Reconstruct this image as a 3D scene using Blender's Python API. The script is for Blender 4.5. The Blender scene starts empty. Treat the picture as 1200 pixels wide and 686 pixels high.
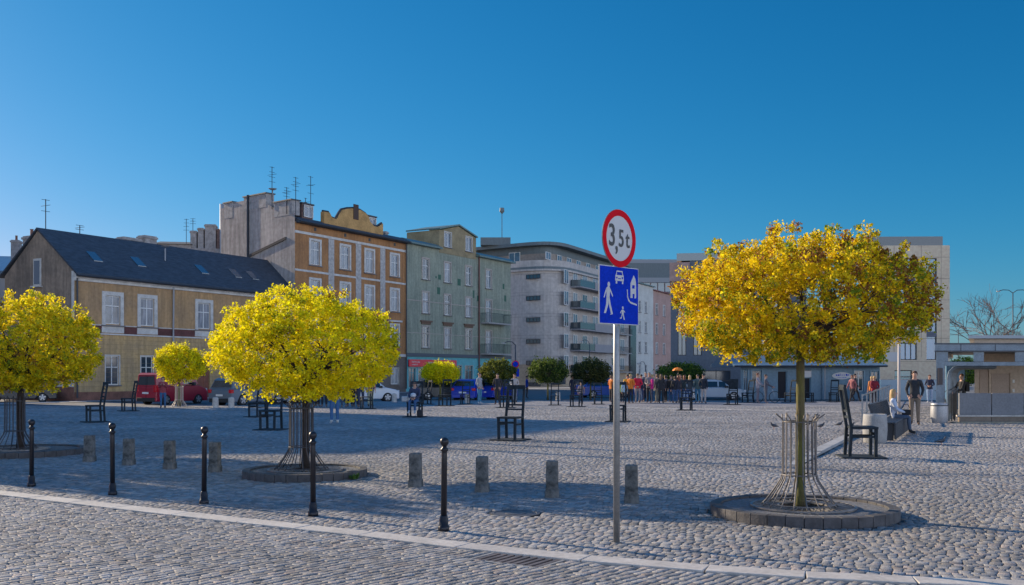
import bpy, bmesh, math, random
import numpy as np
from mathutils import Vector, Matrix
random.seed(7); RNG = np.random.default_rng(11)
PI = math.pi; R = math.radians
SC = bpy.context.scene; COL = SC.collection
F = 1150.0; HZ = 438.0; CH = 1.75                      # focal length and horizon in photo pixels, eye height
def gy(py): return F*CH/(py-HZ)                         # ground distance of a photo row
def gp(px, py, z=0.0):
    Y = F*CH/(py-HZ); return Vector(((px-600)/F*Y, Y, z))
def at(px, py, Y): return Vector(((px-600)/F*Y, Y, CH+(HZ-py)/F*Y))
def hz(py, Y): return CH+(HZ-py)/F*Y

# ---------------------------------------------------------------- materials
MATS = {}
def mat(name, col, rough=0.7, metal=0.0, var=0.0, scale=3.0, col2=None, bump=0.0, bscale=20.0, spec=0.5, attr=None, trans=0.0, stretch=None, streak=0.0):
    if name in MATS: return MATS[name]
    m = bpy.data.materials.new(name); m.use_nodes = True; nt = m.node_tree; N = nt.nodes; L = nt.links
    b = N['Principled BSDF']; b.inputs['Roughness'].default_value = rough; b.inputs['Metallic'].default_value = metal
    b.inputs['Specular IOR Level'].default_value = spec
    c = tuple(col)+(1,)
    b.inputs['Base Color'].default_value = c
    tc = N.new('ShaderNodeTexCoord'); src = tc.outputs['Object']
    if stretch:
        mp = N.new('ShaderNodeMapping'); mp.inputs['Scale'].default_value = stretch; L.new(src, mp.inputs['Vector']); src = mp.outputs[0]
    if col2 is not None or var > 0:
        n = N.new('ShaderNodeTexNoise'); n.inputs['Scale'].default_value = scale; n.inputs['Detail'].default_value = 8; n.inputs['Roughness'].default_value = .62
        L.new(src, n.inputs['Vector'])
        rp = N.new('ShaderNodeValToRGB'); L.new(n.outputs['Fac'], rp.inputs[0])
        c2 = tuple(col2)+(1,) if col2 is not None else tuple(x*(1-var) for x in col)+(1,)
        c1 = c if col2 is not None else tuple(min(1, x*(1+var)) for x in col)+(1,)
        rp.color_ramp.elements[0].position = .36; rp.color_ramp.elements[0].color = c2
        rp.color_ramp.elements[1].position = .64; rp.color_ramp.elements[1].color = c1
        out = rp.outputs[0]
        n2 = N.new('ShaderNodeTexNoise'); n2.inputs['Scale'].default_value = scale*9; n2.inputs['Detail'].default_value = 4
        L.new(src, n2.inputs['Vector'])
        mx = N.new('ShaderNodeMix'); mx.data_type = 'RGBA'; mx.blend_type = 'OVERLAY'; mx.inputs[0].default_value = .35
        L.new(out, mx.inputs[6]); L.new(n2.outputs['Fac'], mx.inputs[7]); out = mx.outputs[2]
        if streak:
            mp2 = N.new('ShaderNodeMapping'); mp2.inputs['Scale'].default_value = (2.2,2.2,.16); L.new(tc.outputs['Object'], mp2.inputs['Vector'])
            n3 = N.new('ShaderNodeTexNoise'); n3.inputs['Scale'].default_value = 1.6; n3.inputs['Detail'].default_value = 7; n3.inputs['Roughness'].default_value = .7; L.new(mp2.outputs[0], n3.inputs['Vector'])
            r3 = N.new('ShaderNodeValToRGB'); r3.color_ramp.elements[0].position = .38; r3.color_ramp.elements[0].color = (1-streak,)*3+(1,); r3.color_ramp.elements[1].position = .60; r3.color_ramp.elements[1].color = (1,1,1,1); L.new(n3.outputs['Fac'], r3.inputs[0])
            m3 = N.new('ShaderNodeMix'); m3.data_type = 'RGBA'; m3.blend_type = 'MULTIPLY'; m3.inputs[0].default_value = 1; L.new(out, m3.inputs[6]); L.new(r3.outputs[0], m3.inputs[7]); out = m3.outputs[2]
        L.new(out, b.inputs['Base Color'])
    if attr:
        a = N.new('ShaderNodeAttribute'); a.attribute_name = attr
        L.new(a.outputs['Color'], b.inputs['Base Color'])
        if trans > 0:
            t = N.new('ShaderNodeBsdfTranslucent'); L.new(a.outputs['Color'], t.inputs['Color'])
            ms = N.new('ShaderNodeMixShader'); ms.inputs[0].default_value = trans
            L.new(b.outputs[0], ms.inputs[1]); L.new(t.outputs[0], ms.inputs[2]); L.new(ms.outputs[0], N['Material Output'].inputs['Surface'])
    if bump > 0:
        n = N.new('ShaderNodeTexNoise'); n.inputs['Scale'].default_value = bscale; n.inputs['Detail'].default_value = 6
        L.new(src, n.inputs['Vector'])
        bp = N.new('ShaderNodeBump'); bp.inputs['Strength'].default_value = bump; bp.inputs['Distance'].default_value = .02
        L.new(n.outputs['Fac'], bp.inputs['Height']); L.new(bp.outputs[0], b.inputs['Normal'])
    MATS[name] = m; return m
def ease(name, col, **k): return mat(name, col, **k)

# ---------------------------------------------------------------- mesh builder
class MB:
    def __init__(s): s.v = []; s.f = []; s.m = []
    def add(s, vs, fs, mi=0):
        o = len(s.v); s.v += [tuple(v) for v in vs]
        for f in fs: s.f.append(tuple(i+o for i in f)); s.m.append(mi)
    def box(s, x0, x1, y0, y1, z0, z1, mi=0):
        s.add([(x0,y0,z0),(x1,y0,z0),(x1,y1,z0),(x0,y1,z0),(x0,y0,z1),(x1,y0,z1),(x1,y1,z1),(x0,y1,z1)],
              [(0,3,2,1),(4,5,6,7),(0,1,5,4),(1,2,6,5),(2,3,7,6),(3,0,4,7)], mi); return s
    def bar(s, a, b, w, h=None, mi=0, up=(0,0,1)):
        a = Vector(a); b = Vector(b); h = h or w; d = (b-a).normalized(); u = Vector(up)
        if abs(d.dot(u)) > .98: u = Vector((0,1,0))
        x = d.cross(u).normalized()*w/2; y = x.cross(d).normalized()*h/2
        vs = [p+sx*x+sy*y for p in (a,b) for sx,sy in ((-1,-1),(1,-1),(1,1),(-1,1))]
        s.add(vs, [(0,1,2,3),(7,6,5,4),(0,4,5,1),(1,5,6,2),(2,6,7,3),(3,7,4,0)], mi); return s
    def tube(s, pts, rs, n=8, mi=0, cap=True):
        pts = [Vector(p) for p in pts]
        if not hasattr(rs, '__len__'): rs = [rs]*len(pts)
        o = len(s.v); px = None
        for i, p in enumerate(pts):
            d = (pts[min(i+1,len(pts)-1)]-pts[max(i-1,0)]).normalized()
            if px is None:
                u = Vector((0,0,1)) if abs(d.z) < .9 else Vector((1,0,0)); x = d.cross(u).normalized()
            else: x = (px-d*px.dot(d)).normalized()
            px = x; y = d.cross(x)
            for k in range(n):
                a = 2*PI*k/n; s.v.append(tuple(p+(x*math.cos(a)+y*math.sin(a))*rs[i]))
        for i in range(len(pts)-1):
            for k in range(n):
                k2 = (k+1) % n; s.f.append((o+i*n+k, o+i*n+k2, o+(i+1)*n+k2, o+(i+1)*n+k)); s.m.append(mi)
        if cap:
            s.f.append(tuple(o+k for k in reversed(range(n)))); s.m.append(mi)
            s.f.append(tuple(o+(len(pts)-1)*n+k for k in range(n))); s.m.append(mi)
        return s
    def lathe(s, prof, n=24, c=(0,0,0), mi=0, cap=True):
        o = len(s.v)
        for r, z in prof:
            for k in range(n):
                a = 2*PI*k/n; s.v.append((c[0]+r*math.cos(a), c[1]+r*math.sin(a), c[2]+z))
        for i in range(len(prof)-1):
            for k in range(n):
                k2 = (k+1) % n; s.f.append((o+i*n+k, o+i*n+k2, o+(i+1)*n+k2, o+(i+1)*n+k)); s.m.append(mi)
        if cap:
            s.f.append(tuple(o+k for k in reversed(range(n)))); s.m.append(mi)
            s.f.append(tuple(o+(len(prof)-1)*n+k for k in range(n))); s.m.append(mi)
        return s
    def prism(s, poly, a0, a1, axis='y', mi=0):
        # poly in the two other axes (x,z for y ; x,y for z ; y,z for x)
        def P(p, t): return {'y':(p[0],t,p[1]), 'z':(p[0],p[1],t), 'x':(t,p[0],p[1])}[axis]
        n = len(poly); vs = [P(p,a0) for p in poly]+[P(p,a1) for p in poly]
        s.add(vs, [tuple(range(n)), tuple(range(2*n-1,n-1,-1))]+[(i, i+n, (i+1)%n+n, (i+1)%n) for i in range(n)], mi); return s
    def mesh(s, name, mats, smooth=False):
        me = bpy.data.meshes.new(name); me.from_pydata(s.v, [], s.f)
        for m in (mats if isinstance(mats,(list,tuple)) else [mats]): me.materials.append(m)
        me.polygons.foreach_set('material_index', s.m)
        if smooth: me.polygons.foreach_set('use_smooth', [True]*len(s.f))
        bm = bmesh.new(); bm.from_mesh(me); bmesh.ops.recalc_face_normals(bm, faces=bm.faces); bm.to_mesh(me); bm.free()
        me.update(); return me
    def build(s, name, mats, parent=None, smooth=False, loc=(0,0,0), rz=0, bevel=0):
        o = bpy.data.objects.new(name, s.mesh(name, mats, smooth)); COL.objects.link(o)
        o.location = loc; o.rotation_euler = (0,0,rz)
        if parent: o.parent = parent
        if bevel:
            md = o.modifiers.new('bevel','BEVEL'); md.width = bevel; md.segments = 2; md.limit_method = 'ANGLE'
        return o
def tag(o, label=None, cat=None, group=None, kind=None):
    if label: o['label'] = label
    if cat: o['category'] = cat
    if group: o['group'] = group
    if kind: o['kind'] = kind
    return o
def empty(name, loc=(0,0,0), rz=0, label=None, cat=None, group=None):
    o = bpy.data.objects.new(name, None); COL.objects.link(o); o.location = loc; o.rotation_euler = (0,0,rz)
    o.empty_display_size = .2
    return tag(o, label, cat, group)
def link(me, name, parent=None, loc=(0,0,0), rz=0):
    o = bpy.data.objects.new(name, me); COL.objects.link(o); o.location = loc; o.rotation_euler = (0,0,rz)
    if parent: o.parent = parent
    return o
def copy_tree(o, parent=None):
    c = o.copy(); COL.objects.link(c)
    if parent: c.parent = parent
    for ch in list(o.children): copy_tree(ch, c)
    return c
def dup(o, loc, rz, label, group=None, s=1.0):
    c = copy_tree(o); c.location = loc; c.rotation_euler = (0,0,rz); c.scale = (s,s,s); c['label'] = label
    if group: c['group'] = group
    return c
def npmesh(name, V, Fq, mats, attr=None, smooth=False):
    me = bpy.data.meshes.new(name); nv, nf = len(V), len(Fq); k = Fq.shape[1]
    me.vertices.add(nv); me.vertices.foreach_set('co', np.ascontiguousarray(V, dtype=np.float32).ravel())
    me.loops.add(nf*k); me.loops.foreach_set('vertex_index', np.ascontiguousarray(Fq, dtype=np.int32).ravel())
    me.polygons.add(nf); me.polygons.foreach_set('loop_start', np.arange(0, nf*k, k, dtype=np.int32))
    if smooth: me.polygons.foreach_set('use_smooth', np.ones(nf, dtype=bool))
    if attr is not None:
        a = me.color_attributes.new('tint', 'FLOAT_COLOR', 'POINT'); c = np.ones((nv,4), dtype=np.float32); c[:,:3] = attr
        a.data.foreach_set('color', c.ravel())
    for m in mats: me.materials.append(m)
    me.update(calc_edges=True); me.validate(); return me

# ---------------------------------------------------------------- camera, world, sun
cam = bpy.data.cameras.new('camera'); co = bpy.data.objects.new('camera', cam); COL.objects.link(co)
co.location = (0,0,CH); co.rotation_euler = (R(90),0,0); cam.sensor_width = 36; cam.lens = F/1200*36
cam.shift_y = (HZ-343)/1200; cam.clip_end = 6000; cam.clip_start = .1; SC.camera = co
SUN_AZ = math.atan2(-.819,.573); SUN_EL = R(21)         # the sun: front left
w = bpy.data.worlds.new('World'); SC.world = w; w.use_nodes = True; nt = w.node_tree
bg = nt.nodes['Background']; sky = nt.nodes.new('ShaderNodeTexSky'); sky.sky_type = 'NISHITA'; sky.sun_disc = False
sky.sun_elevation = SUN_EL; sky.sun_rotation = SUN_AZ; sky.air_density = 1.0; sky.dust_density = .4; sky.ozone_density = 4.0; sky.altitude = 200
# deep polarised blue: red falls off faster than green and blue; an added pale glow low behind the viewer lifts shaded facades, and the zenith is boosted
def nmath(op, a, b=None, c=None):
    n = nt.nodes.new('ShaderNodeMath'); n.operation = op
    for i, v in enumerate((a, b, c)):
        if v is None: continue
        if isinstance(v, (int, float)): n.inputs[i].default_value = v
        else: nt.links.new(v, n.inputs[i])
    return n.outputs[0]
sp_ = nt.nodes.new('ShaderNodeSeparateColor'); nt.links.new(sky.outputs[0], sp_.inputs[0]); S_ = .115*1.27
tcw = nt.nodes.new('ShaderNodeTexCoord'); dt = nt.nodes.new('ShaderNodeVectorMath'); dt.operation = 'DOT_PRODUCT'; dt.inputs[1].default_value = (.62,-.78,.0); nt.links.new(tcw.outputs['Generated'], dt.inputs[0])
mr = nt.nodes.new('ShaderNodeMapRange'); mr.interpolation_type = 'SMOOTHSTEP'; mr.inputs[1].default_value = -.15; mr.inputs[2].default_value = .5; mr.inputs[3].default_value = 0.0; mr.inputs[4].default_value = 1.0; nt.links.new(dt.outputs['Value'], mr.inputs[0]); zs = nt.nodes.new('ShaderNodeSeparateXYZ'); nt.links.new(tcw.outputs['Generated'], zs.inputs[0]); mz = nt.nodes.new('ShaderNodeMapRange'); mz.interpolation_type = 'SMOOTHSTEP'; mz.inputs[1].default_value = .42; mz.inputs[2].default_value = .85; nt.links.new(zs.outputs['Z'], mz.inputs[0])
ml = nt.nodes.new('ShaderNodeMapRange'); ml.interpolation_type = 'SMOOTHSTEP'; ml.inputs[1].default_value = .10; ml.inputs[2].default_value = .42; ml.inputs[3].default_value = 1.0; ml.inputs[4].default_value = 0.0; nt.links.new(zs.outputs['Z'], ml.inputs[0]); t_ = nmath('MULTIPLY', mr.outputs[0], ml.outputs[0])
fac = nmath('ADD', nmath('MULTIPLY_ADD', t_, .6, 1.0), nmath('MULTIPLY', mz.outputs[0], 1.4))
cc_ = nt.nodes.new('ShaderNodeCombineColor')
for i_, (pw, kk, glow_) in enumerate(((2.3,.60,11.5),(1.0,.501,10.6),(.86,.641,11.0))):
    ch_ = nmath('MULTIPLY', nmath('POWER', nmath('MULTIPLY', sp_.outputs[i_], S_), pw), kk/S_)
    nt.links.new(nmath('MULTIPLY_ADD', t_, glow_, nmath('MULTIPLY', ch_, fac)), cc_.inputs[i_])
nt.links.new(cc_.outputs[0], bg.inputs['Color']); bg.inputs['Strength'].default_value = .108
sd = Vector((-.819*math.cos(SUN_EL), .573*math.cos(SUN_EL), math.sin(SUN_EL))).normalized()
sl = bpy.data.lights.new('sun','SUN'); sl.energy = 5.0; sl.angle = R(.5); sl.color = (1.0,.83,.60)
so = bpy.data.objects.new('sun', sl); COL.objects.link(so); so.rotation_euler = sd.to_track_quat('Z','Y').to_euler(); so.location = (-30,20,40)
SC.view_settings.view_transform = 'Standard'; SC.view_settings.look = 'None'; SC.view_settings.exposure = 0.54; SC.view_settings.gamma = 1

# ---------------------------------------------------------------- ground
def sheet(name, poly, z, m):
    b = MB(); b.add([(x,y,z) for x,y in poly], [tuple(range(len(poly)))]); return tag(b.build(name, m), kind='structure')
def sett_material():
    m = mat('far_setts', (.30,.29,.30), rough=.75); nt = m.node_tree; N = nt.nodes; L = nt.links; b = N['Principled BSDF']
    tc = N.new('ShaderNodeTexCoord'); mp = N.new('ShaderNodeMapping'); mp.inputs['Rotation'].default_value = (0,0,R(32)); L.new(tc.outputs['Object'], mp.inputs[0])
    nz = N.new('ShaderNodeTexNoise'); nz.inputs['Scale'].default_value = 2.5; L.new(mp.outputs[0], nz.inputs['Vector'])
    ad = N.new('ShaderNodeMix'); ad.data_type = 'VECTOR'; ad.inputs[0].default_value = .07; L.new(mp.outputs[0], ad.inputs[4]); L.new(nz.outputs['Color'], ad.inputs[5])
    v = N.new('ShaderNodeTexVoronoi'); v.inputs['Scale'].default_value = 7.5; v.inputs['Randomness'].default_value = .45; L.new(ad.outputs[1], v.inputs['Vector'])
    v2 = N.new('ShaderNodeTexVoronoi'); v2.feature = 'DISTANCE_TO_EDGE'; v2.inputs['Scale'].default_value = 7.5; v2.inputs['Randomness'].default_value = .45; L.new(ad.outputs[1], v2.inputs['Vector'])
    r1 = N.new('ShaderNodeValToRGB'); L.new(v.outputs['Color'], r1.inputs[0])
    e = r1.color_ramp.elements; e[0].color = (.20,.20,.215,1); e[1].color = (.40,.375,.37,1)
    r2 = N.new('ShaderNodeValToRGB'); L.new(v2.outputs['Distance'], r2.inputs[0]); r2.color_ramp.elements[0].color = (.35,.35,.35,1); r2.color_ramp.elements[1].position = .12
    mx = N.new('ShaderNodeMix'); mx.data_type = 'RGBA'; mx.blend_type = 'MULTIPLY'; mx.inputs[0].default_value = 1; L.new(r1.outputs[0], mx.inputs[6]); L.new(r2.outputs[0], mx.inputs[7])
    big = N.new('ShaderNodeTexNoise'); big.inputs['Scale'].default_value = .35; big.inputs['Detail'].default_value = 5; L.new(tc.outputs['Object'], big.inputs['Vector'])
    r3 = N.new('ShaderNodeValToRGB'); L.new(big.outputs['Fac'], r3.inputs[0]); r3.color_ramp.elements[0].position = .3; r3.color_ramp.elements[0].color = (.8,.8,.82,1); r3.color_ramp.elements[1].position = .7; r3.color_ramp.elements[1].color = (1.1,1.08,1.05,1)
    mx2 = N.new('ShaderNodeMix'); mx2.data_type = 'RGBA'; mx2.blend_type = 'MULTIPLY'; mx2.inputs[0].default_value = 1; L.new(mx.outputs[2], mx2.inputs[6]); L.new(r3.outputs[0], mx2.inputs[7])
    L.new(mx2.outputs[2], b.inputs['Base Color'])
    bp = N.new('ShaderNodeBump'); bp.inputs['Strength'].default_value = .7; bp.inputs['Distance'].default_value = .012; L.new(r2.outputs[0], bp.inputs['Height']); L.new(bp.outputs[0], b.inputs['Normal'])
    return m
ASPH = mat('asphalt', (.13,.13,.135), rough=.9, var=.2, scale=1.5)
JOINT = mat('sett_joint', (.10,.095,.09), rough=.95, var=.35, scale=6)
PALE = mat('pale_granite', (.50,.455,.41), rough=.7, var=.12, scale=2, bump=.15, bscale=50)
PAVE = mat('pavement_slabs', (.36,.35,.34), rough=.8, var=.15, scale=1.2)
GZ = -.03
sheet('ground', [(-900,-60),(900,-60),(900,1500),(-900,1500)], GZ-.004, ASPH)
P0 = Vector((-28.1,63.0,0)); D = Vector((.497,.868,0)); NN = Vector((.868,-.497,0)); AZ = math.atan2(D.y, D.x)
def fp(t, n): q = P0+D*t+NN*n; return (q.x, q.y)
SPLIT = 52.0
sheet('pavement', [fp(-60,0.0),fp(-60,2.6),fp(120,2.6),fp(120,0.0)], -.006, PAVE)
sheet('plaza_paving', [(-75,SPLIT),(75,SPLIT),(75,61),(12,61.5),(-4,66.5),(-18.5,52.5),(-46,54.5),(-75,57)], -.004, sett_material())
sheet('plaza_bedding', [(-75,-12),(75,-12),(75,SPLIT),(-75,SPLIT)], -.02, JOINT)
# pale band set into the plaza
q = [gp(700,477.6),gp(990,483.6),gp(992,482.2),gp(700,476.6)]
sheet('pale_paving_band', [(p.x,p.y) for p in q], 0.0, PALE)
q = [gp(0,478.0),gp(200,480.2),gp(200,478),gp(0,474)]

KERB = [(-25,26.3),(-12,17.6),(-7.50,14.37),(-5.11,12.86),(-3.16,11.63),(-1.58,10.70),(-.49,9.96),(.70,9.28),(1.75,8.80),(2.55,8.52),(3.41,8.30),(4.3,8.13),(6.5,7.85),(14,7.5),(30,7.4)]
KP = np.array(KERB)
def kerb_dist(X, Y):
    # signed distance, positive on the plaza side
    best = np.full(X.shape, 1e9); sg = np.ones(X.shape)
    for a, b in zip(KP[:-1], KP[1:]):
        d = b-a; L2 = (d**2).sum(); t = np.clip(((X-a[0])*d[0]+(Y-a[1])*d[1])/L2, 0, 1)
        dx = X-(a[0]+t*d[0]); dy = Y-(a[1]+t*d[1]); dist = np.hypot(dx,dy); s = np.sign(d[0]*dy-d[1]*dx)
        m = dist < best; best = np.where(m, dist, best); sg = np.where(m, s, sg)
    return best*sg
# tree rings (centre, outer radius), drain, manhole: no setts inside
RINGS = [(gp(941,603),1.13,2),(gp(358,557.5),1.05,1),(gp(22,532),1.35,0)]
HOLES = [(r[0].x, r[0].y, r[1]+.005) for r in RINGS]+[(gp(604,601).x, gp(604,601).y, .33)]
DR = gp(606,655); DRA = R(-34)
STR0 = gp(930,545); STR1 = gp(1010,505)
SV, SF, ST = [], [], []
def setts(side, ang, w0, Ymax, Ymin):
    """real granite setts: every stone is its own low dome with worn corners"""
    c, s = math.cos(ang), math.sin(ang)
    rows = np.arange(-60, 60, w0); U = []; Vv = []; Wd = []; Ln = []
    ulo, uhi = -62, 62
    for i, v in enumerate(rows):
        # bound the row to the view wedge quickly
        n = int((uhi-ulo)/(w0*.98)); ln = w0*RNG.uniform(.82,1.42,n); u = ulo+RNG.uniform(0,.2)+np.cumsum(ln)-ln/2
        x = c*u-s*v; y = s*u+c*v
        k = (y > Ymin) & (y < Ymax) & (np.abs(x) < .545*y+1.2)
        U.append(u[k]); Vv.append(np.full(k.sum(), v)); Ln.append(ln[k]); Wd.append(np.full(k.sum(), w0))
    u = np.concatenate(U); v = np.concatenate(Vv); ln = np.concatenate(Ln); wd = np.concatenate(Wd)
    v = v + .035*np.sin(u*.9+v*.4)+.02*np.sin(u*2.3+1)
    x = c*u-s*v; y = s*u+c*v; kd = kerb_dist(x, y)
    k = (kd > .17) if side > 0 else (kd < -.17)
    for hx, hy, hr in HOLES: k &= np.hypot(x-hx, y-hy) > hr+.02
    lx = (x-DR.x)*math.cos(DRA)+(y-DR.y)*math.sin(DRA); ly = -(x-DR.x)*math.sin(DRA)+(y-DR.y)*math.cos(DRA)
    k &= ~((np.abs(lx) < .41) & (np.abs(ly) < .27))
    a = np.array([STR0.x,STR0.y]); b_ = np.array([STR1.x,STR1.y]); d = (b_-a)/np.hypot(*(b_-a)); t = (x-a[0])*d[0]+(y-a[1])*d[1]; dd = np.abs((x-a[0])*d[1]-(y-a[1])*d[0])
    k &= ~((dd < .16) & (t > 0) & (t < 9.5))
    u, v, ln, wd = u[k], v[k], ln[k], wd[k]; n = len(u)
    gap = RNG.uniform(.002,.006,(n,2)); hl = ln/2-gap[:,0]; hw = wd/2-gap[:,1]
    cor = np.array([[-1,-1],[1,-1],[1,1],[-1,1]])
    V = np.zeros((n,12,3)); h = RNG.normal(0,.0022,n)
    jit = RNG.normal(0,.0045,(n,4,2)); tilt = RNG.normal(0,.0022,(n,4))
    for r, (ins, z) in enumerate(((0,-.020),(.0015,-.004),(.008,0.0))):
        for q in range(4):
            V[:,r*4+q,0] = u+cor[q,0]*(hl-ins)+jit[:,q,0]; V[:,r*4+q,1] = v+cor[q,1]*(hw-ins)+jit[:,q,1]
            V[:,r*4+q,2] = z+(h+tilt[:,q] if r else 0)
    X = c*V[:,:,0]-s*V[:,:,1]; Y = s*V[:,:,0]+c*V[:,:,1]; V[:,:,0] = X; V[:,:,1] = Y
    f = [(8,9,10,11)]
    for r in (0,4):
        for q in range(4): q2 = (q+1) % 4; f.append((r+q, r+q2, r+4+q2, r+4+q))
    f = np.array(f); Fq = (np.arange(n)[:,None,None]*12+f[None]).reshape(-1,4)
    base = RNG.uniform(.19,.35,n); hue = RNG.normal(0,1,n)
    patch = .10*np.sin(x[k]*.8+np.sin(y[k]*.7)*2)+.04*np.sin(y[k]*1.9+x[k]*.3)
    base = base*(1+patch); warm = RNG.random(n) < .12
    C = np.stack([base*(1.02+.02*hue+.09*warm), base*(.975+.0*hue), base*(.95-.02*hue-.03*warm)], 1).clip(.05,.7)
    return V.reshape(-1,3), Fq, np.repeat(C, 12, axis=0)
SETT = mat('granite_setts', (.3,.3,.3), rough=.85, spec=.25, attr='tint', bump=.5, bscale=70)
for nm, side, ang, w0, y1, y0 in (('plaza_setts',1,R(-24),.088,30.0,7.0),('distant_setts',1,R(-24),.125,SPLIT+.3,30.0),('road_setts',-1,R(50),.086,26,6.2)):
    V, Fq, C = setts(side, ang, w0, y1, y0); me = npmesh(nm, V, Fq, [SETT], C, smooth=False)
    tag(link(me, nm), kind='structure')
# kerb of long pale slabs
kb = MB(); acc = []
pts = [Vector((x,y,0)) for x,y in KERB]
dense = []
for a, b in zip(pts[:-1], pts[1:]):
    L = (b-a).length; k = max(1, round(L/.95))
    for i in range(k): dense.append(a+(b-a)*i/k)
dense.append(pts[-1])
for a, b in zip(dense[:-1], dense[1:]):
    d = (b-a).normalized(); n = Vector((-d.y,d.x,0)); a2 = a+d*.004; b2 = b-d*.004; h = random.uniform(-.002,.002)
    for (w0, w1, z) in ((-.14,.14,.012),):
        kb.add([a2+n*w0+Vector((0,0,-.1)), b2+n*w0+Vector((0,0,-.1)), b2+n*w1+Vector((0,0,-.1)), a2+n*w1+Vector((0,0,-.1)),
                a2+n*w0+Vector((0,0,z+h)), b2+n*w0+Vector((0,0,z+h)), b2+n*w1+Vector((0,0,z+h)), a2+n*w1+Vector((0,0,z+h))],
               [(0,3,2,1),(4,5,6,7),(0,1,5,4),(1,2,6,5),(2,3,7,6),(3,0,4,7)])
tag(kb.build('kerb', PALE, bevel=.008), kind='structure')
kb = MB(); d = (STR1-STR0).normalized(); n = Vector((-d.y,d.x,0))
for i in range(10):
    a = STR0+d*(i*.95+.003); b = STR0+d*(i*.95+.947); h0 = .0+min(.06, i*.02)
    kb.add([a-n*.13, b-n*.13, b+n*.13, a+n*.13]+[p+Vector((0,0,h0+.01)) for p in (a-n*.13, b-n*.13, b+n*.13, a+n*.13)], [(0,3,2,1),(4,5,6,7),(0,1,5,4),(1,2,6,5),(2,3,7,6),(3,0,4,7)])
tag(kb.build('kerb_strip', PAVE, bevel=.006), kind='structure')
# ---------------------------------------------------------------- metal / stone things on the plaza
IRON = mat('black_cast_iron', (.018,.018,.024), rough=.38, metal=.3, var=.2, scale=9)
BRONZE = mat('dark_bronze', (.022,.03,.038), rough=.8, spec=.25, metal=.0, var=.35, scale=6, bump=.2, bscale=40)
GALV = mat('galvanised_steel', (.30,.31,.32), rough=.5, metal=.7, var=.12, scale=14)
OLDST = mat('weathered_stone', (.20,.195,.185), rough=.9, col2=(.05,.052,.05), scale=7, bump=.8, bscale=25)
CONC = mat('concrete', (.33,.32,.31), rough=.8, var=.14, scale=5, bump=.25, bscale=40)
DARKST = mat('dark_ring_stone', (.075,.07,.072), rough=.75, var=.3, scale=6, bump=.3, bscale=40)
GRAVEL = mat('ring_fill', (.17,.17,.18), rough=.9, var=.4, scale=20, bump=.8, bscale=80)

# stone posts in one row
def stone_post(h):
    b = MB(); w = .085
    prof = [(w+.016,0,-.03),(w+.014,0,.10),(w+.002,0,.12),(w-.002,0,h-.012),(w-.010,0,h)]
    vs = []; 
    for r,_,z in prof:
        ch = r*.88
        for k,(sx,sy) in enumerate(((-1,-1),(1,-1),(1,1),(-1,1))):
            # chamfered square section
            p, q = ((sx*r, sy*ch),(sx*ch, sy*r)) if k % 2 == 0 else ((sx*ch, sy*r),(sx*r, sy*ch))
            vs += [(p[0],p[1],z),(q[0],q[1],z)]
    n = 8; fs = []
    for i in range(len(prof)-1):
        for k in range(n): fs.append((i*n+k, i*n+(k+1)%n, (i+1)*n+(k+1)%n, (i+1)*n+k))
    fs.append(tuple(reversed(range(n)))); fs.append(tuple((len(prof)-1)*n+k for k in range(n)))
    b.add(vs, fs); return b
G = 'old stone posts standing in a row across the plaza'
sp = [(105,541,510,'weathered stone post between the left tree ring and the second black bollard'),
      (151,545,514,'weathered stone post just right of the second black bollard'),
      (199,549.5,516,'weathered stone post midway between the second and third black bollards'),
      (252,553,518,'weathered stone post right beside the third black bollard'),
      (487,570.5,531,'weathered stone post between the middle tree ring and the rightmost black bollard'),
      (565,576.5,535,'weathered stone post just right of the rightmost black bollard'),
      (647,583,540,'weathered stone post between two posts left of the road sign'),
      (740,589.5,545,'weathered stone post just behind and right of the road sign pole')]
for px, py, top, lb in sp:
    p = gp(px, py); h = hz(top, p.y)
    o = stone_post(h).build('stone_post', OLDST, loc=p, rz=R(random.uniform(-12,-4)), bevel=.008); o.rotation_euler.x = R(random.uniform(-1,1))
    tag(o, lb, 'stone post', G)
# black iron bollards
def bollard():
    r = empty('iron_bollard', label='x', cat='bollard', group='black iron bollards along the kerb')
    MB().lathe([(.062,-.02),(.063,.05),(.050,.06),(.050,.13),(.044,.14),(.042,.16),(.037,.17)], 20).build('bollard_foot', IRON, r, smooth=True)
    MB().lathe([(.034,.17),(.032,.86),(.030,.88),(.045,.895),(.045,.91),(.028,.925),(.026,.945)], 20).build('bollard_shaft', IRON, r, smooth=True)
    MB().lathe([(.001,.935),(.028,.945),(.044,.965),(.050,.99),(.044,1.018),(.026,1.036),(.001,1.043)], 20).build('bollard_ball', IRON, r, smooth=True)
    return r
b0 = bollard()
for i, (px, py, lb) in enumerate([(37,570,'leftmost slender black iron bollard, in front of the left tree'),
        (132,580,'slender black iron bollard between two stone posts, left part of the plaza'),
        (239,590.5,'slender black iron bollard touching the view of a stone post, below the yellow tree edge'),
        (367,604.5,'slender black iron bollard in front of the middle tree ring'),
        (520,622,'rightmost slender black iron bollard, alone between two stone posts')]):
    o = b0 if i == 0 else copy_tree(b0); o.location = gp(px, py); o['label'] = lb; o.rotation_euler = (R(random.uniform(-.5,.5)), R(random.uniform(-.6,.6)), 0)

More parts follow.
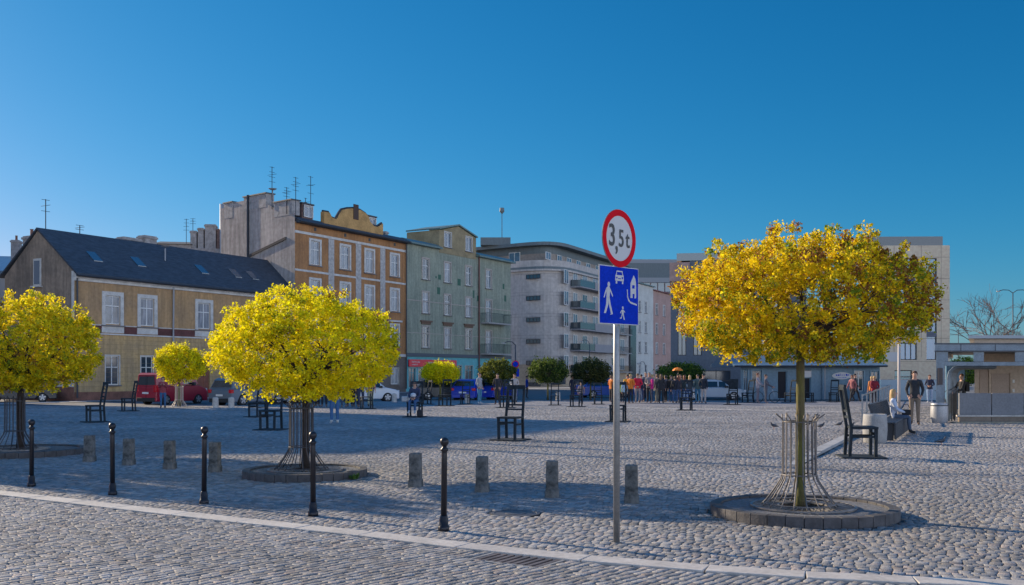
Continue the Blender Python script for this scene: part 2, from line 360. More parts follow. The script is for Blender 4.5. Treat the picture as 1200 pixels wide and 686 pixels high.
# big bronze chair sculptures
def chair_proto(solid=False):
    r = empty('bronze_chair', label='x', cat='chair sculpture', group='oversized bronze chairs scattered over the plaza')
    W, Dp, SH, H = .50, .46, .62, 1.44
    MB().box(-.42,.42,-.40,.44,.004,.030).box(-.36,.36,-.34,.38,-.01,.004).build('base_plate', BRONZE, r, bevel=.004)
    MB().box(-W/2-.03,W/2+.03,-Dp/2-.03,Dp/2+.01,SH-.05,SH).build('seat', BRONZE, r, bevel=.008)
    for sx in (-1,1):
        MB().bar((sx*(W/2-.02),-Dp/2+.015,.03),(sx*(W/2-.01),-Dp/2+.01,SH-.05),.062,.062,up=(0,1,0)).build('leg', BRONZE, r, bevel=.005)
        MB().bar((sx*(W/2-.01),Dp/2+.05,.03),(sx*(W/2-.01),Dp/2+.02,SH-.02),.062,.062,up=(0,1,0)).build('leg', BRONZE, r, bevel=.005)
        MB().bar((sx*(W/2-.01),Dp/2+.02,SH-.02),(sx*(W/2-.015),Dp/2+.15,H-.04),.058,.058,up=(0,1,0)).build('back_post', BRONZE, r, bevel=.005)
        MB().bar((sx*(W/2-.015),-Dp/2+.04,.42),(sx*(W/2-.015),Dp/2+.02,.42),.03,.045).build('stretcher', BRONZE, r)
    MB().bar((-W/2+.03,-Dp/2+.012,.47),(W/2-.03,-Dp/2+.012,.47),.03,.05).build('stretcher', BRONZE, r)
    def by(z): return Dp/2+.02+.13*(z-SH)/(H-SH)
    t = MB()
    t.bar((-W/2-.005,by(H-.05),H-.05),(W/2+.005,by(H-.05),H-.05),.05,.11)
    t.build('top_rail', BRONZE, r, bevel=.005)
    for z in ((.80,.92) if not solid else (.80,)):
        MB().bar((-W/2+.01,by(z),z),(W/2-.01,by(z),z),.035,.045).build('back_rail', BRONZE, r)
    if solid: MB().bar((-W/2+.01,by(1.12),1.12),(W/2-.01,by(1.12),1.12),.02,.52).build('back_panel', BRONZE, r)
    else:
        for x in ((-.0),):
            MB().bar((x-.02,by(.93),.93),(x-.02,by(H-.1),H-.1),.05,.03,up=(0,1,0)).build('back_slat', BRONZE, r)
    return r
def ladder_proto():
    r = chair_proto()
    for c in list(r.children):
        if c.name.startswith('back_slat'): bpy.data.objects.remove(c)
    for z in (1.06,1.19): MB().bar((-.24,.25+.13*(z-.62)/.82,z),(.24,.25+.13*(z-.62)/.82,z),.03,.03).build('back_rail', BRONZE, r)
    return r
def open_proto():
    r = chair_proto()
    for c in list(r.children):
        if c.name.startswith('back_slat'): bpy.data.objects.remove(c)
    return r
chA, chL, chO, chP = chair_proto(), ladder_proto(), open_proto(), chair_proto(True)
usedp = set()
def put_chair(proto, px, py, deg, label, s=1.0):
    p = gp(px, py)
    if id(proto) in usedp: o = copy_tree(proto)
    else: usedp.add(id(proto)); o = proto
    o.location = p; o.rotation_euler = (0,0,R(deg)); o.scale = (s,s,s); o['label'] = label; return o
put_chair(chA, 598, 516, -25, 'large bronze chair in the open centre of the plaza, at the long shadow edge')
put_chair(chL, 111, 495, -52, 'bronze ladder-back chair in shade facing left, nearest the left tree', 1.0)
put_chair(chL, 150, 482, -54, 'bronze ladder-back chair in shade just left of the red van', .98)
put_chair(chO, 317, 504, -12, 'bronze chair under the yellow crown of the middle tree, nearer one')
put_chair(chO, 301, 489, -30, 'bronze chair partly behind another under the middle yellow tree', .95)
put_chair(chO, 429, 479.5, -70, 'bronze chair with a person in peach behind it, beside the crowd under the tree')
put_chair(chO, 486, 489, -8, 'bronze chair with the woman in sunglasses sitting on it')
put_chair(chO, 521, 476, -20, 'bronze chair in front of the small bright yellow round tree')
put_chair(chO, 498, 474, -60, 'dark bronze chair left of the small bright yellow round tree', .95)
put_chair(chO, 545, 474, -10, 'dark bronze chair left of the man in a grey jacket', .9)
put_chair(chO, 593, 478, -20, 'bronze chair half hidden behind the large central bronze chair')
put_chair(chO, 650, 475, -5, 'small distant bronze chair in front of the dark green round tree trunk', .85)
put_chair(chO, 675, 477, -20, 'bronze chair with tall open back between the two green round trees')
put_chair(chO, 701, 474, 0, 'small distant bronze chair just left of the road sign pole', .85)
put_chair(chA, 724, 494.5, -15, 'bronze chair directly behind the road sign pole')
put_chair(chO, 804, 481, -18, 'bronze chair at the right end of the bright crowd')
put_chair(chP, 858, 474.5, -25, 'bronze chair with solid panel back, by the silver car')
put_chair(chO, 876, 471.8, -60, 'bronze chair against the blue building left of the bicycle', .95)
put_chair(chO, 926, 471.8, -60, 'bronze chair before the dark doorway of the blue building', .95)
put_chair(chO, 948, 471.6, 60, 'bronze chair just right of the large tree trunk, by the blue building', .95)
put_chair(chO, 977, 471.2, -30, 'bronze chair against the blue wall under the oval sign', .95)
put_chair(chA, 1010, 536, 82, 'big bronze chair in sunlight facing right, beside the concrete litter planter', 1.05)

# road sign
SIGNW = mat('sign_white', (.52,.52,.53), rough=.45); SIGNR = mat('sign_red', (.66,.008,.02), rough=.8, spec=.1); SIGNB = mat('sign_blue', (.003,.035,.46), rough=.8, spec=.1, var=.08, scale=5)
SIGNK = mat('sign_black', (.02,.025,.03), rough=.5); SIGNG = mat('sign_back_grey', (.3,.31,.32), rough=.5, metal=.6)
def text_mesh(txt, size, m, extr=.001, name='lettering'):
    c = bpy.data.curves.new(name, 'FONT'); c.body = txt; c.size = size; c.extrude = extr; c.align_x = 'CENTER'; c.align_y = 'CENTER'; c.offset = size*.012
    o = bpy.data.objects.new(name, c); COL.objects.link(o); dg = bpy.context.evaluated_depsgraph_get()
    me = bpy.data.meshes.new_from_object(o.evaluated_get(dg)); bpy.data.objects.remove(o); me.materials.clear(); me.materials.append(m); return me
SP = gp(722.5,636)
sg = empty('road_sign', SP, 0, 'tall road sign with round red weight limit disc above a blue square panel', 'road sign')
MB().tube([(0,0,-.03),(0,0,3.42)], .034, 20).build('pole', GALV, sg, smooth=True)
MB().lathe([(.036,3.42),(.036,3.44),(.02,3.45)], 20).build('pole_cap', SIGNK, sg)
dz = hz(280.5, SP.y); 
disc = MB(); # built in a plane facing -y, turned afterwards
def discmb(r0, r1, y0, y1, mi, n=64):
    vs = []; 
    for y in (y0,y1):
        for r in (r0,r1):
            for k in range(n): a = 2*PI*k/n; vs.append((r*math.cos(a), y, r*math.sin(a)))
    fs = []
    for k in range(n):
        k2 = (k+1)%n; fs += [(k,k2,n+k2,n+k),(2*n+k,3*n+k,3*n+k2,2*n+k2),(n+k,n+k2,3*n+k2,3*n+k)]
        if r0 > 1e-4: fs.append((k,2*n+k,2*n+k2,k2))
    disc.add(vs, fs, mi)
discmb(.00001,.300,-.048,-.042,2); discmb(.00001,.296,-.052,-.0485,0); discmb(.232,.297,-.0545,-.0525,1)
dd = disc.build('round_disc', [SIGNW,SIGNR,SIGNG], sg, loc=(-.0144,-.0166,dz), rz=R(49))
for txt, size, x, z in (('3',.30,-.135,.012),(',',.30,-.055,-.03),('5',.24,.03,-.005),('t',.24,.145,-.005)):
    o = link(text_mesh(txt, size, SIGNK, name='numeral'), 'numeral', dd, (x,-.056,z)); o.rotation_euler = (R(90),0,0); o.scale = (.86,1.05,1)
for z in (dz+.12, dz-.12):
    MB().box(-.05,.05,-.046,.05,z-.015,z+.015).build('clamp', GALV, sg, rz=R(49))
rz_ = hz(347, SP.y); pn = MB()
pn.box(-.315,.315,-.046,-.040,-.30,.30,2).box(-.313,.313,-.050,-.0465,-.298,.298,0).box(-.305,.305,-.0525,-.0505,-.290,.290,1)
pp = pn.build('blue_panel', [SIGNW,SIGNB,SIGNG], sg, loc=(-.012,-.012,rz_), rz=R(44))
for z in (rz_+.15, rz_-.15): MB().box(-.05,.05,-.044,.05,z-.015,z+.015).build('clamp', GALV, sg, rz=R(44))
def flat(polys, name, par, y0=-.0545, y1=-.0528, m=None):
    b = MB()
    for pl in polys: b.prism(pl, y0, y1, 'y')
    return b.build(name, m or SIGNW, par)
def ell(cx, cz, rx, rz, n=14): return [(cx+rx*math.cos(2*PI*k/n), cz+rz*math.sin(2*PI*k/n)) for k in range(n)]
# walking adult
flat([ell(-.170,.105,.020,.026), [(-.200,.075),(-.178,.085),(-.155,.078),(-.150,.03),(-.160,-.03),(-.205,-.03),(-.205,.03)],
      [(-.205,-.025),(-.172,-.025),(-.178,-.10),(-.215,-.19),(-.245,-.19),(-.212,-.10)], [(-.180,-.025),(-.158,-.025),(-.140,-.10),(-.105,-.195),(-.150,-.205),(-.135,-.19),(-.168,-.10)],
      [(-.205,.07),(-.190,.06),(-.218,.01),(-.238,-.035),(-.250,-.03),(-.232,.02)], [(-.152,.07),(-.160,.055),(-.135,.015),(-.112,-.02),(-.104,-.01),(-.128,.035)]], 'walker_symbol', pp)
# child
flat([ell(.052,-.125,.013,.016), [(.035,-.145),(.066,-.145),(.066,-.195),(.036,-.195)], [(.036,-.193),(.05,-.193),(.03,-.235),(.005,-.24),(.005,-.228),(.025,-.225)],
      [(.05,-.193),(.066,-.193),(.085,-.245),(.07,-.25)], [(.066,-.145),(.066,-.16),(.088,-.175),(.088,-.165)], [(.035,-.145),(.035,-.16),(.015,-.185),(.01,-.175)]], 'child_symbol', pp)
# car (front view)
flat([[(-.045,.255),(.045,.255),(.058,.21),(.048,.21),(.038,.243),(-.038,.243),(-.048,.21),(-.058,.21)], [(-.065,.21),(.065,.21),(.068,.15),(-.068,.15)],
      [(-.06,.148),(-.038,.148),(-.038,.12),(-.06,.12)], [(.038,.148),(.06,.148),(.06,.12),(.038,.12)]], 'car_symbol', pp)
flat([ell(-.045,.182,.011,.011,10), ell(.045,.182,.011,.011,10), [(-.022,.178),(.022,.178),(.022,.17),(-.022,.17)]], 'car_symbol_detail', pp, -.0562, -.0548, SIGNB)
# house and kerb stroke
flat([[(.178,.14),(.205,.185),(.232,.225),(.259,.185),(.270,.14),(.270,-.015),(.243,-.015),(.243,.03),(.212,.03),(.212,-.015),(.178,-.015)]], 'house_symbol', pp)
flat([[(.205,.12),(.243,.12),(.243,.085),(.205,.085)]], 'house_window_symbol', pp, -.0562, -.0548, SIGNB)
flat([[(.120,.07),(.132,.07),(.136,0),(.150,-.03),(.180,-.055),(.180,-.073),(.142,-.048),(.124,-.01)], [(.180,-.055),(.285,-.075),(.285,-.093),(.180,-.073)]], 'kerb_symbol', pp)

# drain grate and manhole
dr = empty('drain_grate', DR, DRA, 'slotted iron drain grate in the setts beside the kerb', 'drain grate')
f = MB(); f.box(-.40,.40,-.26,-.22,-.02,-.004).box(-.40,.40,.22,.26,-.02,-.004).box(-.40,-.37,-.22,.22,-.02,-.004).box(.37,.40,-.22,.22,-.02,-.004).build('rim', mat('drain_rim',(.28,.27,.26),rough=.7,var=.2), dr)
f = MB()
for i in range(9): x = -.33+i*.0825; f.box(x-.022,x+.022,-.219,.219,-.03,-.006)
f.build('bars', mat('drain_iron',(.16,.13,.12),rough=.6,metal=.4,var=.3), dr)
mh = gp(604,601)
MB().lathe([(.30,-.02),(.31,-.004),(.27,-.002),(.265,-.008),(.13,-.008),(.13,-.003),(.0005,-.003)], 32, cap=False).build('manhole_cover', mat('manhole_iron',(.10,.10,.11),rough=.6,metal=.4,var=.3,scale=20,bump=.6,bscale=60), loc=mh)
tag(bpy.data.objects['manhole_cover'], 'round iron manhole cover in the setts left of the road sign', 'manhole cover')

# tree rings and guards
def ring(c, ro, hgt, label):
    r = empty('tree_ring', c, 0, label, 'tree ring', 'raised round stone rings at the feet of the big trees')
    b = MB(); n = 34
    for k in range(n):
        a0 = 2*PI*k/n+.003; a1 = 2*PI*(k+1)/n-.003; ri = ro-.13; h = hgt+random.uniform(-.004,.004)
        P = lambda rr, a, z: (rr*math.cos(a), rr*math.sin(a), z)
        am = (a0+a1)/2
        vs = [P(rr,a,z) for z in (-.05,h) for rr,a in ((ri,a0),(ri,am),(ri,a1),(ro,a1),(ro,am),(ro,a0))]
        b.add(vs, [(0,5,4,3,2,1),(6,7,8,9,10,11)]+[(i,(i+1)%6,(i+1)%6+6,i+6) for i in range(6)], 0)
    b.build('stone_kerb', DARKST, r, bevel=.006)
    MB().lathe([(.47,hgt-.03),(ro-.128,hgt-.03)], 64, cap=False).build('fill', GRAVEL, r)
    b = MB(); n = 40
    for k in range(n):
        a = 2*PI*k/n; b.bar((.30*math.cos(a),.30*math.sin(a),hgt-.012),(.62*math.cos(a),.62*math.sin(a),hgt-.012),.012,.02)
    b.lathe([(.61,hgt-.02),(.61,hgt+.0),(.64,hgt+.0),(.64,hgt-.02)], 48, cap=False)
    b.lathe([(.29,hgt-.02),(.29,hgt+.0),(.31,hgt+.0),(.31,hgt-.02)], 48, cap=False)
    b.build('grate', mat('grate_steel',(.22,.21,.21),rough=.5,metal=.6,var=.25,scale=10), r)
    MB().lathe([(.0005,hgt-.06),(.48,hgt-.05)], 32, cap=False).build('soil', mat('soil',(.05,.04,.03),rough=1,var=.4,scale=30,bump=1,bscale=60), r)
    return r
def guard(c, z0, label, mt, tilt=0):
    r = empty('tree_guard', c+Vector((0,0,z0)), 0, label, 'tree guard', 'flared steel bar guards round the tree trunks')
    n = 18; b = MB()
    for k in range(n):
        a = 2*PI*k/n+.1; C, S = math.cos(a), math.sin(a); tip = .30 if k % 2 else .205
        pr = [(.46,0),(.40,.06),(.30,.20),(.225,.32),(.205,.40),(.200,.80),(.200,1.03),(.22 if k%2 else .2,1.07),(tip,1.13)]
        b.tube([(q*C, q*S, z) for q, z in pr], .0085, 6)
    b.build('bars', mt, r, smooth=True)
    for q, z, nm in ((.200,1.035,'hoop'),(.208,.38,'hoop'),(.43,.03,'hoop')):
        b = MB(); m = 32
        b.tube([(q*math.cos(2*PI*k/m), q*math.sin(2*PI*k/m), z) for k in range(m+1)], .009, 6, cap=False); b.build(nm, mt, r, smooth=True)
    return r
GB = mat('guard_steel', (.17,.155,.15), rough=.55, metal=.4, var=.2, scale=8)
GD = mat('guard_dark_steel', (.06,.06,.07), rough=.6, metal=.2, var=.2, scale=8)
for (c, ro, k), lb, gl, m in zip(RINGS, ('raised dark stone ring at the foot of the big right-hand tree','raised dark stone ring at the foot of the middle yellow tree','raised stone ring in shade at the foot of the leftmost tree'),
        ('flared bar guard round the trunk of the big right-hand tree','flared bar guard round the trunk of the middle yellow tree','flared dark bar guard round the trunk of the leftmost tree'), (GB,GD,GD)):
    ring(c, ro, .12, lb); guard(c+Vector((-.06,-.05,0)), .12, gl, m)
# weed on ring
wc = RINGS[1][0]+Vector((.93,-.62,0)); b = MB()
for k in range(60):
    a = random.uniform(0,2*PI); l = random.uniform(.05,.12); s_ = random.uniform(0,.07); p = Vector((math.cos(a)*s_, math.sin(a)*s_, 0)); q = p+Vector((math.cos(a)*l*.6, math.sin(a)*l*.6, l)); n_ = Vector((-math.sin(a),math.cos(a),0))*.014
    b.add([p, (p+q)/2+n_, q, (p+q)/2-n_], [(0,1,2,3)])
tag(b.build('weed_tuft', mat('weed_green',(.06,.14,.02),rough=.7), loc=wc), 'small green weed tuft growing against the middle tree ring', 'weed')
# ---------------------------------------------------------------- trees
BARK = mat('mossy_bark', (.10,.075,.045), rough=.95, col2=(.13,.13,.03), scale=6, bump=.9, bscale=40, stretch=(1,1,.3))
BARKD = mat('dark_bark', (.04,.03,.026), rough=.95, var=.3, scale=8, bump=.8, bscale=40)
LEAF = mat('leaves', (.4,.4,.02), rough=.6, attr='tint', trans=.5, spec=.25)
def crown_mesh(name, rx, rz, zc, cluster, per, leaf, pal, seed, flat=.0, reach=1.0, rough=.16, bias=None):
    g = np.random.default_rng(seed)
    n = cluster; d = g.normal(size=(n,3)); d /= np.linalg.norm(d,axis=1)[:,None]
    rr = np.where(g.random(n) < .72, g.uniform(.80,1.0,n), g.uniform(.42,.82,n))
    # lumpy outline
    lob = np.zeros(n)
    for _ in range(14):
        q = g.normal(size=3); q /= np.linalg.norm(q); lob += np.maximum(0, d@q-.72)*g.uniform(-.9,1.2)
    rr = rr*(1+rough*lob*2)
    sq = np.sign(d[:,2])*np.abs(d[:,2])**np.where(d[:,2] > 0, 1.0, .84)
    c = np.stack([d[:,0]*rx*rr, d[:,1]*rx*rr, sq*rz*rr], 1)
    low = c[:,2] < -rz*.72; c[low,2] = -rz*(.72+.28*g.random(low.sum()))*.95
    # a few straggling shoots on top
    m = max(4, n//45); a = g.uniform(0,2*PI,m); q = g.uniform(.2,.95,m); c[:m] = np.stack([np.cos(a)*rx*q, np.sin(a)*rx*q, rz*np.sqrt(1-q*q)*1.10+g.uniform(0,.08,m)], 1)
    cr = leaf*g.uniform(1.3,2.5,n)
    k = np.repeat(np.arange(n), per); N_ = len(k)
    off = g.normal(size=(N_,3)); off /= np.linalg.norm(off,axis=1)[:,None]; off *= (g.random(N_)**.5)[:,None]*cr[k][:,None]
    p = c[k]+off
    # leaf = folded rhombus
    ax = g.normal(size=(N_,3)); ax /= np.linalg.norm(ax,axis=1)[:,None]
    t = np.cross(ax, g.normal(size=(N_,3))); t /= np.linalg.norm(t,axis=1)[:,None]; nn_ = np.cross(ax,t)
    L = leaf*g.uniform(.55,1.15,N_)[:,None]; Wd = L*g.uniform(.62,.9,N_)[:,None]
    V = np.stack([p-ax*L*.5, p+t*Wd*.5+nn_*L*.14, p+ax*L*.5, p-t*Wd*.5+nn_*L*.14], 1).reshape(-1,3)
    V[:,2] += zc
    Fq = np.arange(N_*4).reshape(-1,4)
    cols = np.array([q[:3] for q in pal]); w_ = np.array([q[3] for q in pal], float)
    if bias is not None:
        W = bias(c/np.array([rx,rx,rz]), w_); W /= W.sum(1)[:,None]
    else: W = np.tile(w_/w_.sum(), (n,1))
    cum = W.cumsum(1); u = g.random((N_,1)); ku = g.random(n)
    mixu = np.where(g.random(N_) < .6, ku[k], u[:,0]); idx = (mixu[:,None] > cum[k]).sum(1).clip(0,len(pal)-1)
    C = cols[idx]*g.uniform(.8,1.15,(N_,1)); C = np.repeat(C,4,axis=0).clip(.005,.9)
    return npmesh(name, V, Fq, [LEAF], C), c
def limbs(mb, base, fork, rx, rz, zc, r0, targets, seed, n=9):
    g = np.random.default_rng(seed); fork = Vector(fork)
    for i in range(n):
        a = 2*PI*i/n+g.uniform(-.25,.25); el = g.uniform(.1,1.25); d = Vector((math.cos(a)*math.cos(el)*rx, math.sin(a)*math.cos(el)*rx, math.sin(el)*rz*1.5))
        e = fork+d*.78; m_ = fork+d*.36+Vector((g.uniform(-.05,.05),g.uniform(-.05,.05),-.04)); mb.tube([fork-Vector((0,0,.05)), m_, e], [r0*.52, r0*.34, r0*.12], 7)
        for j in range(6):
            f_ = g.uniform(.3,.95); s = fork.lerp(e, f_)+Vector((0,0,-.02)); q = Vector(g.normal(size=3)); q.z = abs(q.z)*.4; q.normalize(); q = s+q*g.uniform(.25,.55)*rx*.55
            mid = (s+q)/2+Vector(g.normal(size=3))*.03; mb.tube([s, mid, q], [r0*.16, r0*.11, r0*.05], 5)
            for _ in range(2):
                w2 = q+Vector(g.normal(size=3))*.17*rx; e2 = Vector((w2.x/rx, w2.y/rx, (w2.z-zc)/rz)).length; w2 = w2 if e2 < 1.02 else Vector((w2.x/e2, w2.y/e2, zc+(w2.z-zc)/e2)); mb.tube([mid, (mid+w2)/2+Vector(g.normal(size=3))*.02, w2], [r0*.07,r0*.05,r0*.03], 4)
YEL = [(.95,.77,.008,7),(.84,.72,.01,4),(.60,.56,.02,1.6),(.30,.33,.02,.7),(.34,.18,.03,.25)]
def tree(px, py, label, rx, zb, zt, cl, per, leaf, pal, seed, rt=.06, lean=(0,0), n=9, bias=None, off=(0,0), group='round-crowned small trees on the plaza', bark=None, rough=.16, tz=0):
    p = gp(px, py); r = empty('round_tree', p, 0, label, 'tree', group); zc = (zb+zt)/2; rz = (zt-zb)/2
    me, c = crown_mesh('crown', rx, rz, zc, cl, per, leaf, pal, seed, bias=bias, rough=rough); o = link(me, 'crown', r, (off[0]+lean[0],off[1]+lean[1],0))
    b = MB(); fk = (lean[0],lean[1],zb+rz*.38); b.tube([(0,0,-.03+tz),(lean[0]*.2,lean[1]*.2,.3),(lean[0]*.55,lean[1]*.5,zb*.6),(lean[0]*.9,lean[1]*.9,zb),fk], [rt*1.35,rt*1.05,rt*.95,rt*.92,rt*.85], 14)
    b.build('trunk', bark or BARK, r, smooth=True)
    b = MB(); limbs(b, None, fk, rx, rz, zc, rt*1.1, c, seed+1, n); b.build('limbs', BARKD, r, smooth=True)
    return r
def biasR(c, w):   # the right-hand tree: reddish young leaves on its right and upper rim, green low down
    W = np.tile(w, (len(c),1)).astype(float); x, z = c[:,0], c[:,2]
    W[:,3] *= 1+3.0*(z < -.4)+1.8*(x > .25); W[:,2] *= 1+3.0*(z < -.4)+.8*(x > .25); W[:,1] *= 1+.8*(z < -.3)
    W[:,4] *= 1+4.5*np.clip(x+.25,0,1)+1.0*(z > .6)*(x < 0)+1.5*(x < -.7); W[:,0] *= np.clip(1.1-.9*np.clip(x,0,1),.15,1.2)
    return W
PALR = [(.95,.66,.01,5.5),(.84,.63,.015,3.6),(.52,.47,.02,1.6),(.22,.30,.02,.9),(.32,.14,.04,1.0)]
def px_m(Y): return F/Y
Y3 = gy(602); tree(938, 602, 'big round maple with yellow, green and reddish young leaves on the right', 1.61, hz(426,Y3), hz(277,Y3), 1500, 52, .043, PALR, 9, rt=.055, lean=(-.0,0), n=12, bias=biasR, off=(.03,0), tz=.05, rough=.05)
Y2 = gy(556); tree(358, 556, 'bright yellow round maple left of the centre, above a stone ring', 1.62, hz(468,Y2), hz(347,Y2), 1250, 44, .052, YEL, 15, rt=.065, n=11, off=(-.02,0), tz=.05, bark=BARKD)
Y1 = gy(531); tree(24, 531, 'leftmost yellow-green round maple, cut by the photo edge', 1.68, hz(460,Y1), hz(350,Y1), 1100, 42, .062, [(.95,.70,.012,5.5),(.82,.66,.02,4),(.50,.50,.02,2.2),(.22,.29,.02,1.0),(.34,.17,.03,.4)], 25, rt=.075, n=11, tz=.05, bark=BARKD)
tree(210, 477, 'small lemon yellow tree in a white guard before the red van', 1.36, 1.25, 3.20, 520, 30, .105, YEL, 35, rt=.07, n=8, rough=.3)
GR = [(.10,.15,.03,3),(.06,.10,.02,3),(.16,.21,.03,1.5),(.035,.06,.015,1.5)]
tree(516, 469, 'small bright yellow round tree in front of the red shop sign', 1.3, 1.25, 2.45, 380, 18, .13, YEL[:3], 45, n=7)
tree(583, 468.5, 'olive green round tree behind the man in the black jacket', 1.22, 1.15, 2.60, 360, 18, .13, [(.19,.20,.03,3),(.12,.14,.02,3),(.07,.09,.02,2)], 55, n=7)
tree(642, 468.5, 'dark green round tree in front of the pale apartment block', 1.35, 1.15, 2.75, 380, 18, .13, GR, 65, n=7)
tree(692, 468, 'dull olive round tree left of the road sign', 1.32, 1.10, 2.65, 380, 18, .13, [(.13,.13,.03,3),(.08,.09,.03,3),(.05,.06,.02,2)], 75, n=7)
tree(797, 467, 'green round tree behind the bright crowd', 1.62, 1.15, 2.45, 380, 18, .13, [(.17,.25,.03,3),(.10,.16,.03,3),(.05,.09,.02,2)], 85, n=7)
tree(1089, 463, 'yellow-topped round tree seen left of the steel shelter', 1.5, 1.0, 2.75, 380, 18, .13, YEL[:4], 95, n=7)
tree(1131, 464, 'green tree seen through the steel shelter', 1.7, .9, 2.9, 340, 18, .14, [(.22,.34,.03,3),(.14,.22,.03,3),(.06,.10,.02,2)], 105, n=7)
otp = Vector((-17.6,24.0,0)); ot = dup(bpy.data.objects['round_tree.001'], otp, 1.0, 'unseen tall maple added left of the plaza for its dappled shade', s=1.0)
ot.scale = (.95,.95,2.4)  # stretched maple copy, added off-frame so its shade dapples the kerbside setts
guard(gp(210,477), 0, 'pale flared bar guard round the small lemon tree by the van', mat('guard_pale',(.5,.45,.42),rough=.5,metal=.3))
# bare trees at the far right
def bare_tree(px, py, h, label, seed):
    g = np.random.default_rng(seed); p = gp(px, py); r = empty('bare_tree', p, 0, label, 'tree', 'bare trees behind the shelter')
    t = MB(); t.tube([(0,0,-.1),(0,0,h*.2),(.1,0,h*.42)], [.16,.13,.10], 8); t.build('trunk', BARKD, r, smooth=True); b = MB()
    def grow(s, d, L, rad, lev):
        e = s+d*L; m_ = (s+e)/2+Vector(g.normal(size=3))*L*.06; b.tube([s,m_,e],[rad,rad*.85,rad*.7],5 if lev < 2 else 3)
        if lev >= 5: return
        for _ in range(3):
            q = (d+Vector(g.normal(size=3))*.42+Vector((0,0,.08))).normalized(); grow(s.lerp(e,g.uniform(.5,1)), q, L*g.uniform(.62,.85), max(.014,rad*.62), lev+1)
    for i in range(5):
        a = 2*PI*i/5; grow(Vector((0,0,h*(.22+.04*i))), Vector((math.cos(a)*.75,math.sin(a)*.75,.75)).normalized(), h*.26, .07, 1)
    b.build('crown', mat('twigs',(.16,.12,.11),rough=.9), r)
bare_tree(1166, 461, 9.8, 'larger bare tree behind the shelter roof, left of the street lamp', 3)
bare_tree(1199, 462, 7.5, 'smaller bare tree at the photo edge behind the shelter roof', 4)

# ---------------------------------------------------------------- buildings
GLASS = mat('window_glass', (.025,.04,.06), rough=.08, spec=1.0)
GLASSB = mat('window_glass_pale', (.10,.14,.20), rough=.12, spec=1.0, col2=(.05,.07,.10), scale=1.3)
GLASSC = mat('curtained_glass', (.28,.30,.34), rough=.25, spec=.8, col2=(.12,.15,.18), scale=1.8, stretch=(3,3,.5))
WHITE = mat('white_window_paint', (.68,.68,.66), rough=.5, var=.06)
TRIMW = mat('white_plaster_trim', (.55,.53,.50), rough=.8, var=.15, scale=2)
WMESH = {}
def window(parent, x0, x1, z0, z1, y=0.0, mull=1, trans=.33, trim=.10, trimmat=None, frame=None, glass=None, sill=True, fw=.06, depth=.12, name='window'):
    w, h = x1-x0, z1-z0; trimmat = trimmat or TRIMW; frame = frame or WHITE; glass = glass or random.choice([GLASS,GLASSB,GLASSC])
    key = (round(w,2),round(h,2),mull,trans,trim,trimmat.name,frame.name,sill,fw,depth)
    if key not in WMESH:
        b = MB(); y0 = depth
        b.box(0,w,y0-.05,y0,0,fw).box(0,w,y0-.05,y0,h-fw,h).box(0,fw,y0-.05,y0,fw,h-fw).box(w-fw,w,y0-.05,y0,fw,h-fw)
        for i in range(mull):
            xm = w*(i+1)/(mull+1); b.box(xm-fw*.55,xm+fw*.55,y0-.055,y0-.002,fw,h-fw)
        if trans: b.box(fw,w-fw,y0-.06,y0-.004,h*(1-trans)-fw*.5,h*(1-trans)+fw*.5)
        if trim > 0:
            b.box(-trim,0,-.05,.02,-trim*.3,h+trim,1).box(w,w+trim,-.05,.02,-trim*.3,h+trim,1).box(0,w,-.05,.02,h,h+trim,1)
        if sill: b.box(-trim-.06,w+trim+.06,-.14,.02,-trim*.3-.08,-trim*.3,2)
        g_ = MB(); g_.box(fw,w-fw,y0-.03,y0-.02,fw,h-fw)
        me = b.mesh('window', [frame,trimmat,mat('sill_lead',(.16,.15,.15),rough=.6)])
        gm = {gl.name: g_.mesh('pane', gl) for gl in (GLASS,GLASSB,GLASSC)}
        gm['mk'] = g_; WMESH[key] = (me, gm)
    me, gm = WMESH[key]
    if glass.name not in gm: gm[glass.name] = gm['mk'].mesh('pane', glass)
    o = link(me, name, parent, (x0,y,z0)); link(gm[glass.name], 'pane', o); return o
def wall_open(mb, x0, x1, z0, z1, holes, y=0.0, depth=.14, mi=0, mi2=None):
    mi2 = mi if mi2 is None else mi2
    xs = sorted({x0,x1,*[min(max(v,x0),x1) for h in holes for v in h[:2]]}); zs = sorted({z0,z1,*[min(max(v,z0),z1) for h in holes for v in h[2:4]]})
    for a, b in zip(xs[:-1], xs[1:]):
        for c, d in zip(zs[:-1], zs[1:]):
            mx, mz = (a+b)/2, (c+d)/2
            if any(h[0] < mx < h[1] and h[2] < mz < h[3] for h in holes): continue
            mb.add([(a,y,c),(b,y,c),(b,y,d),(a,y,d)], [(0,1,2,3)], mi)
    for h in holes:
        a, b, c, d = h[:4]
        mb.add([(a,y,c),(b,y,c),(b,y,d),(a,y,d),(a,y+depth,c),(b,y+depth,c),(b,y+depth,d),(a,y+depth,d)], [(0,1,5,4),(1,2,6,5),(2,3,7,6),(3,0,4,7),(4,5,6,7)], mi2)
class Fac:
    """a facade line: local x runs along it, local y into the building"""
    def __init__(s, P, d): s.P = Vector((P[0],P[1],0)); s.d = Vector((d[0],d[1],0)).normalized(); s.az = math.atan2(s.d.y,s.d.x)
    def t(s, px): k = (px-600)/F; return (k*s.P.y-s.P.x)/(s.d.x-k*s.d.y)
    def Y(s, t): return s.P.y+t*s.d.y
    def z(s, px, py): return hz(py, s.Y(s.t(px)))
    def tz(s, px, py): return s.t(px), s.z(px, py)
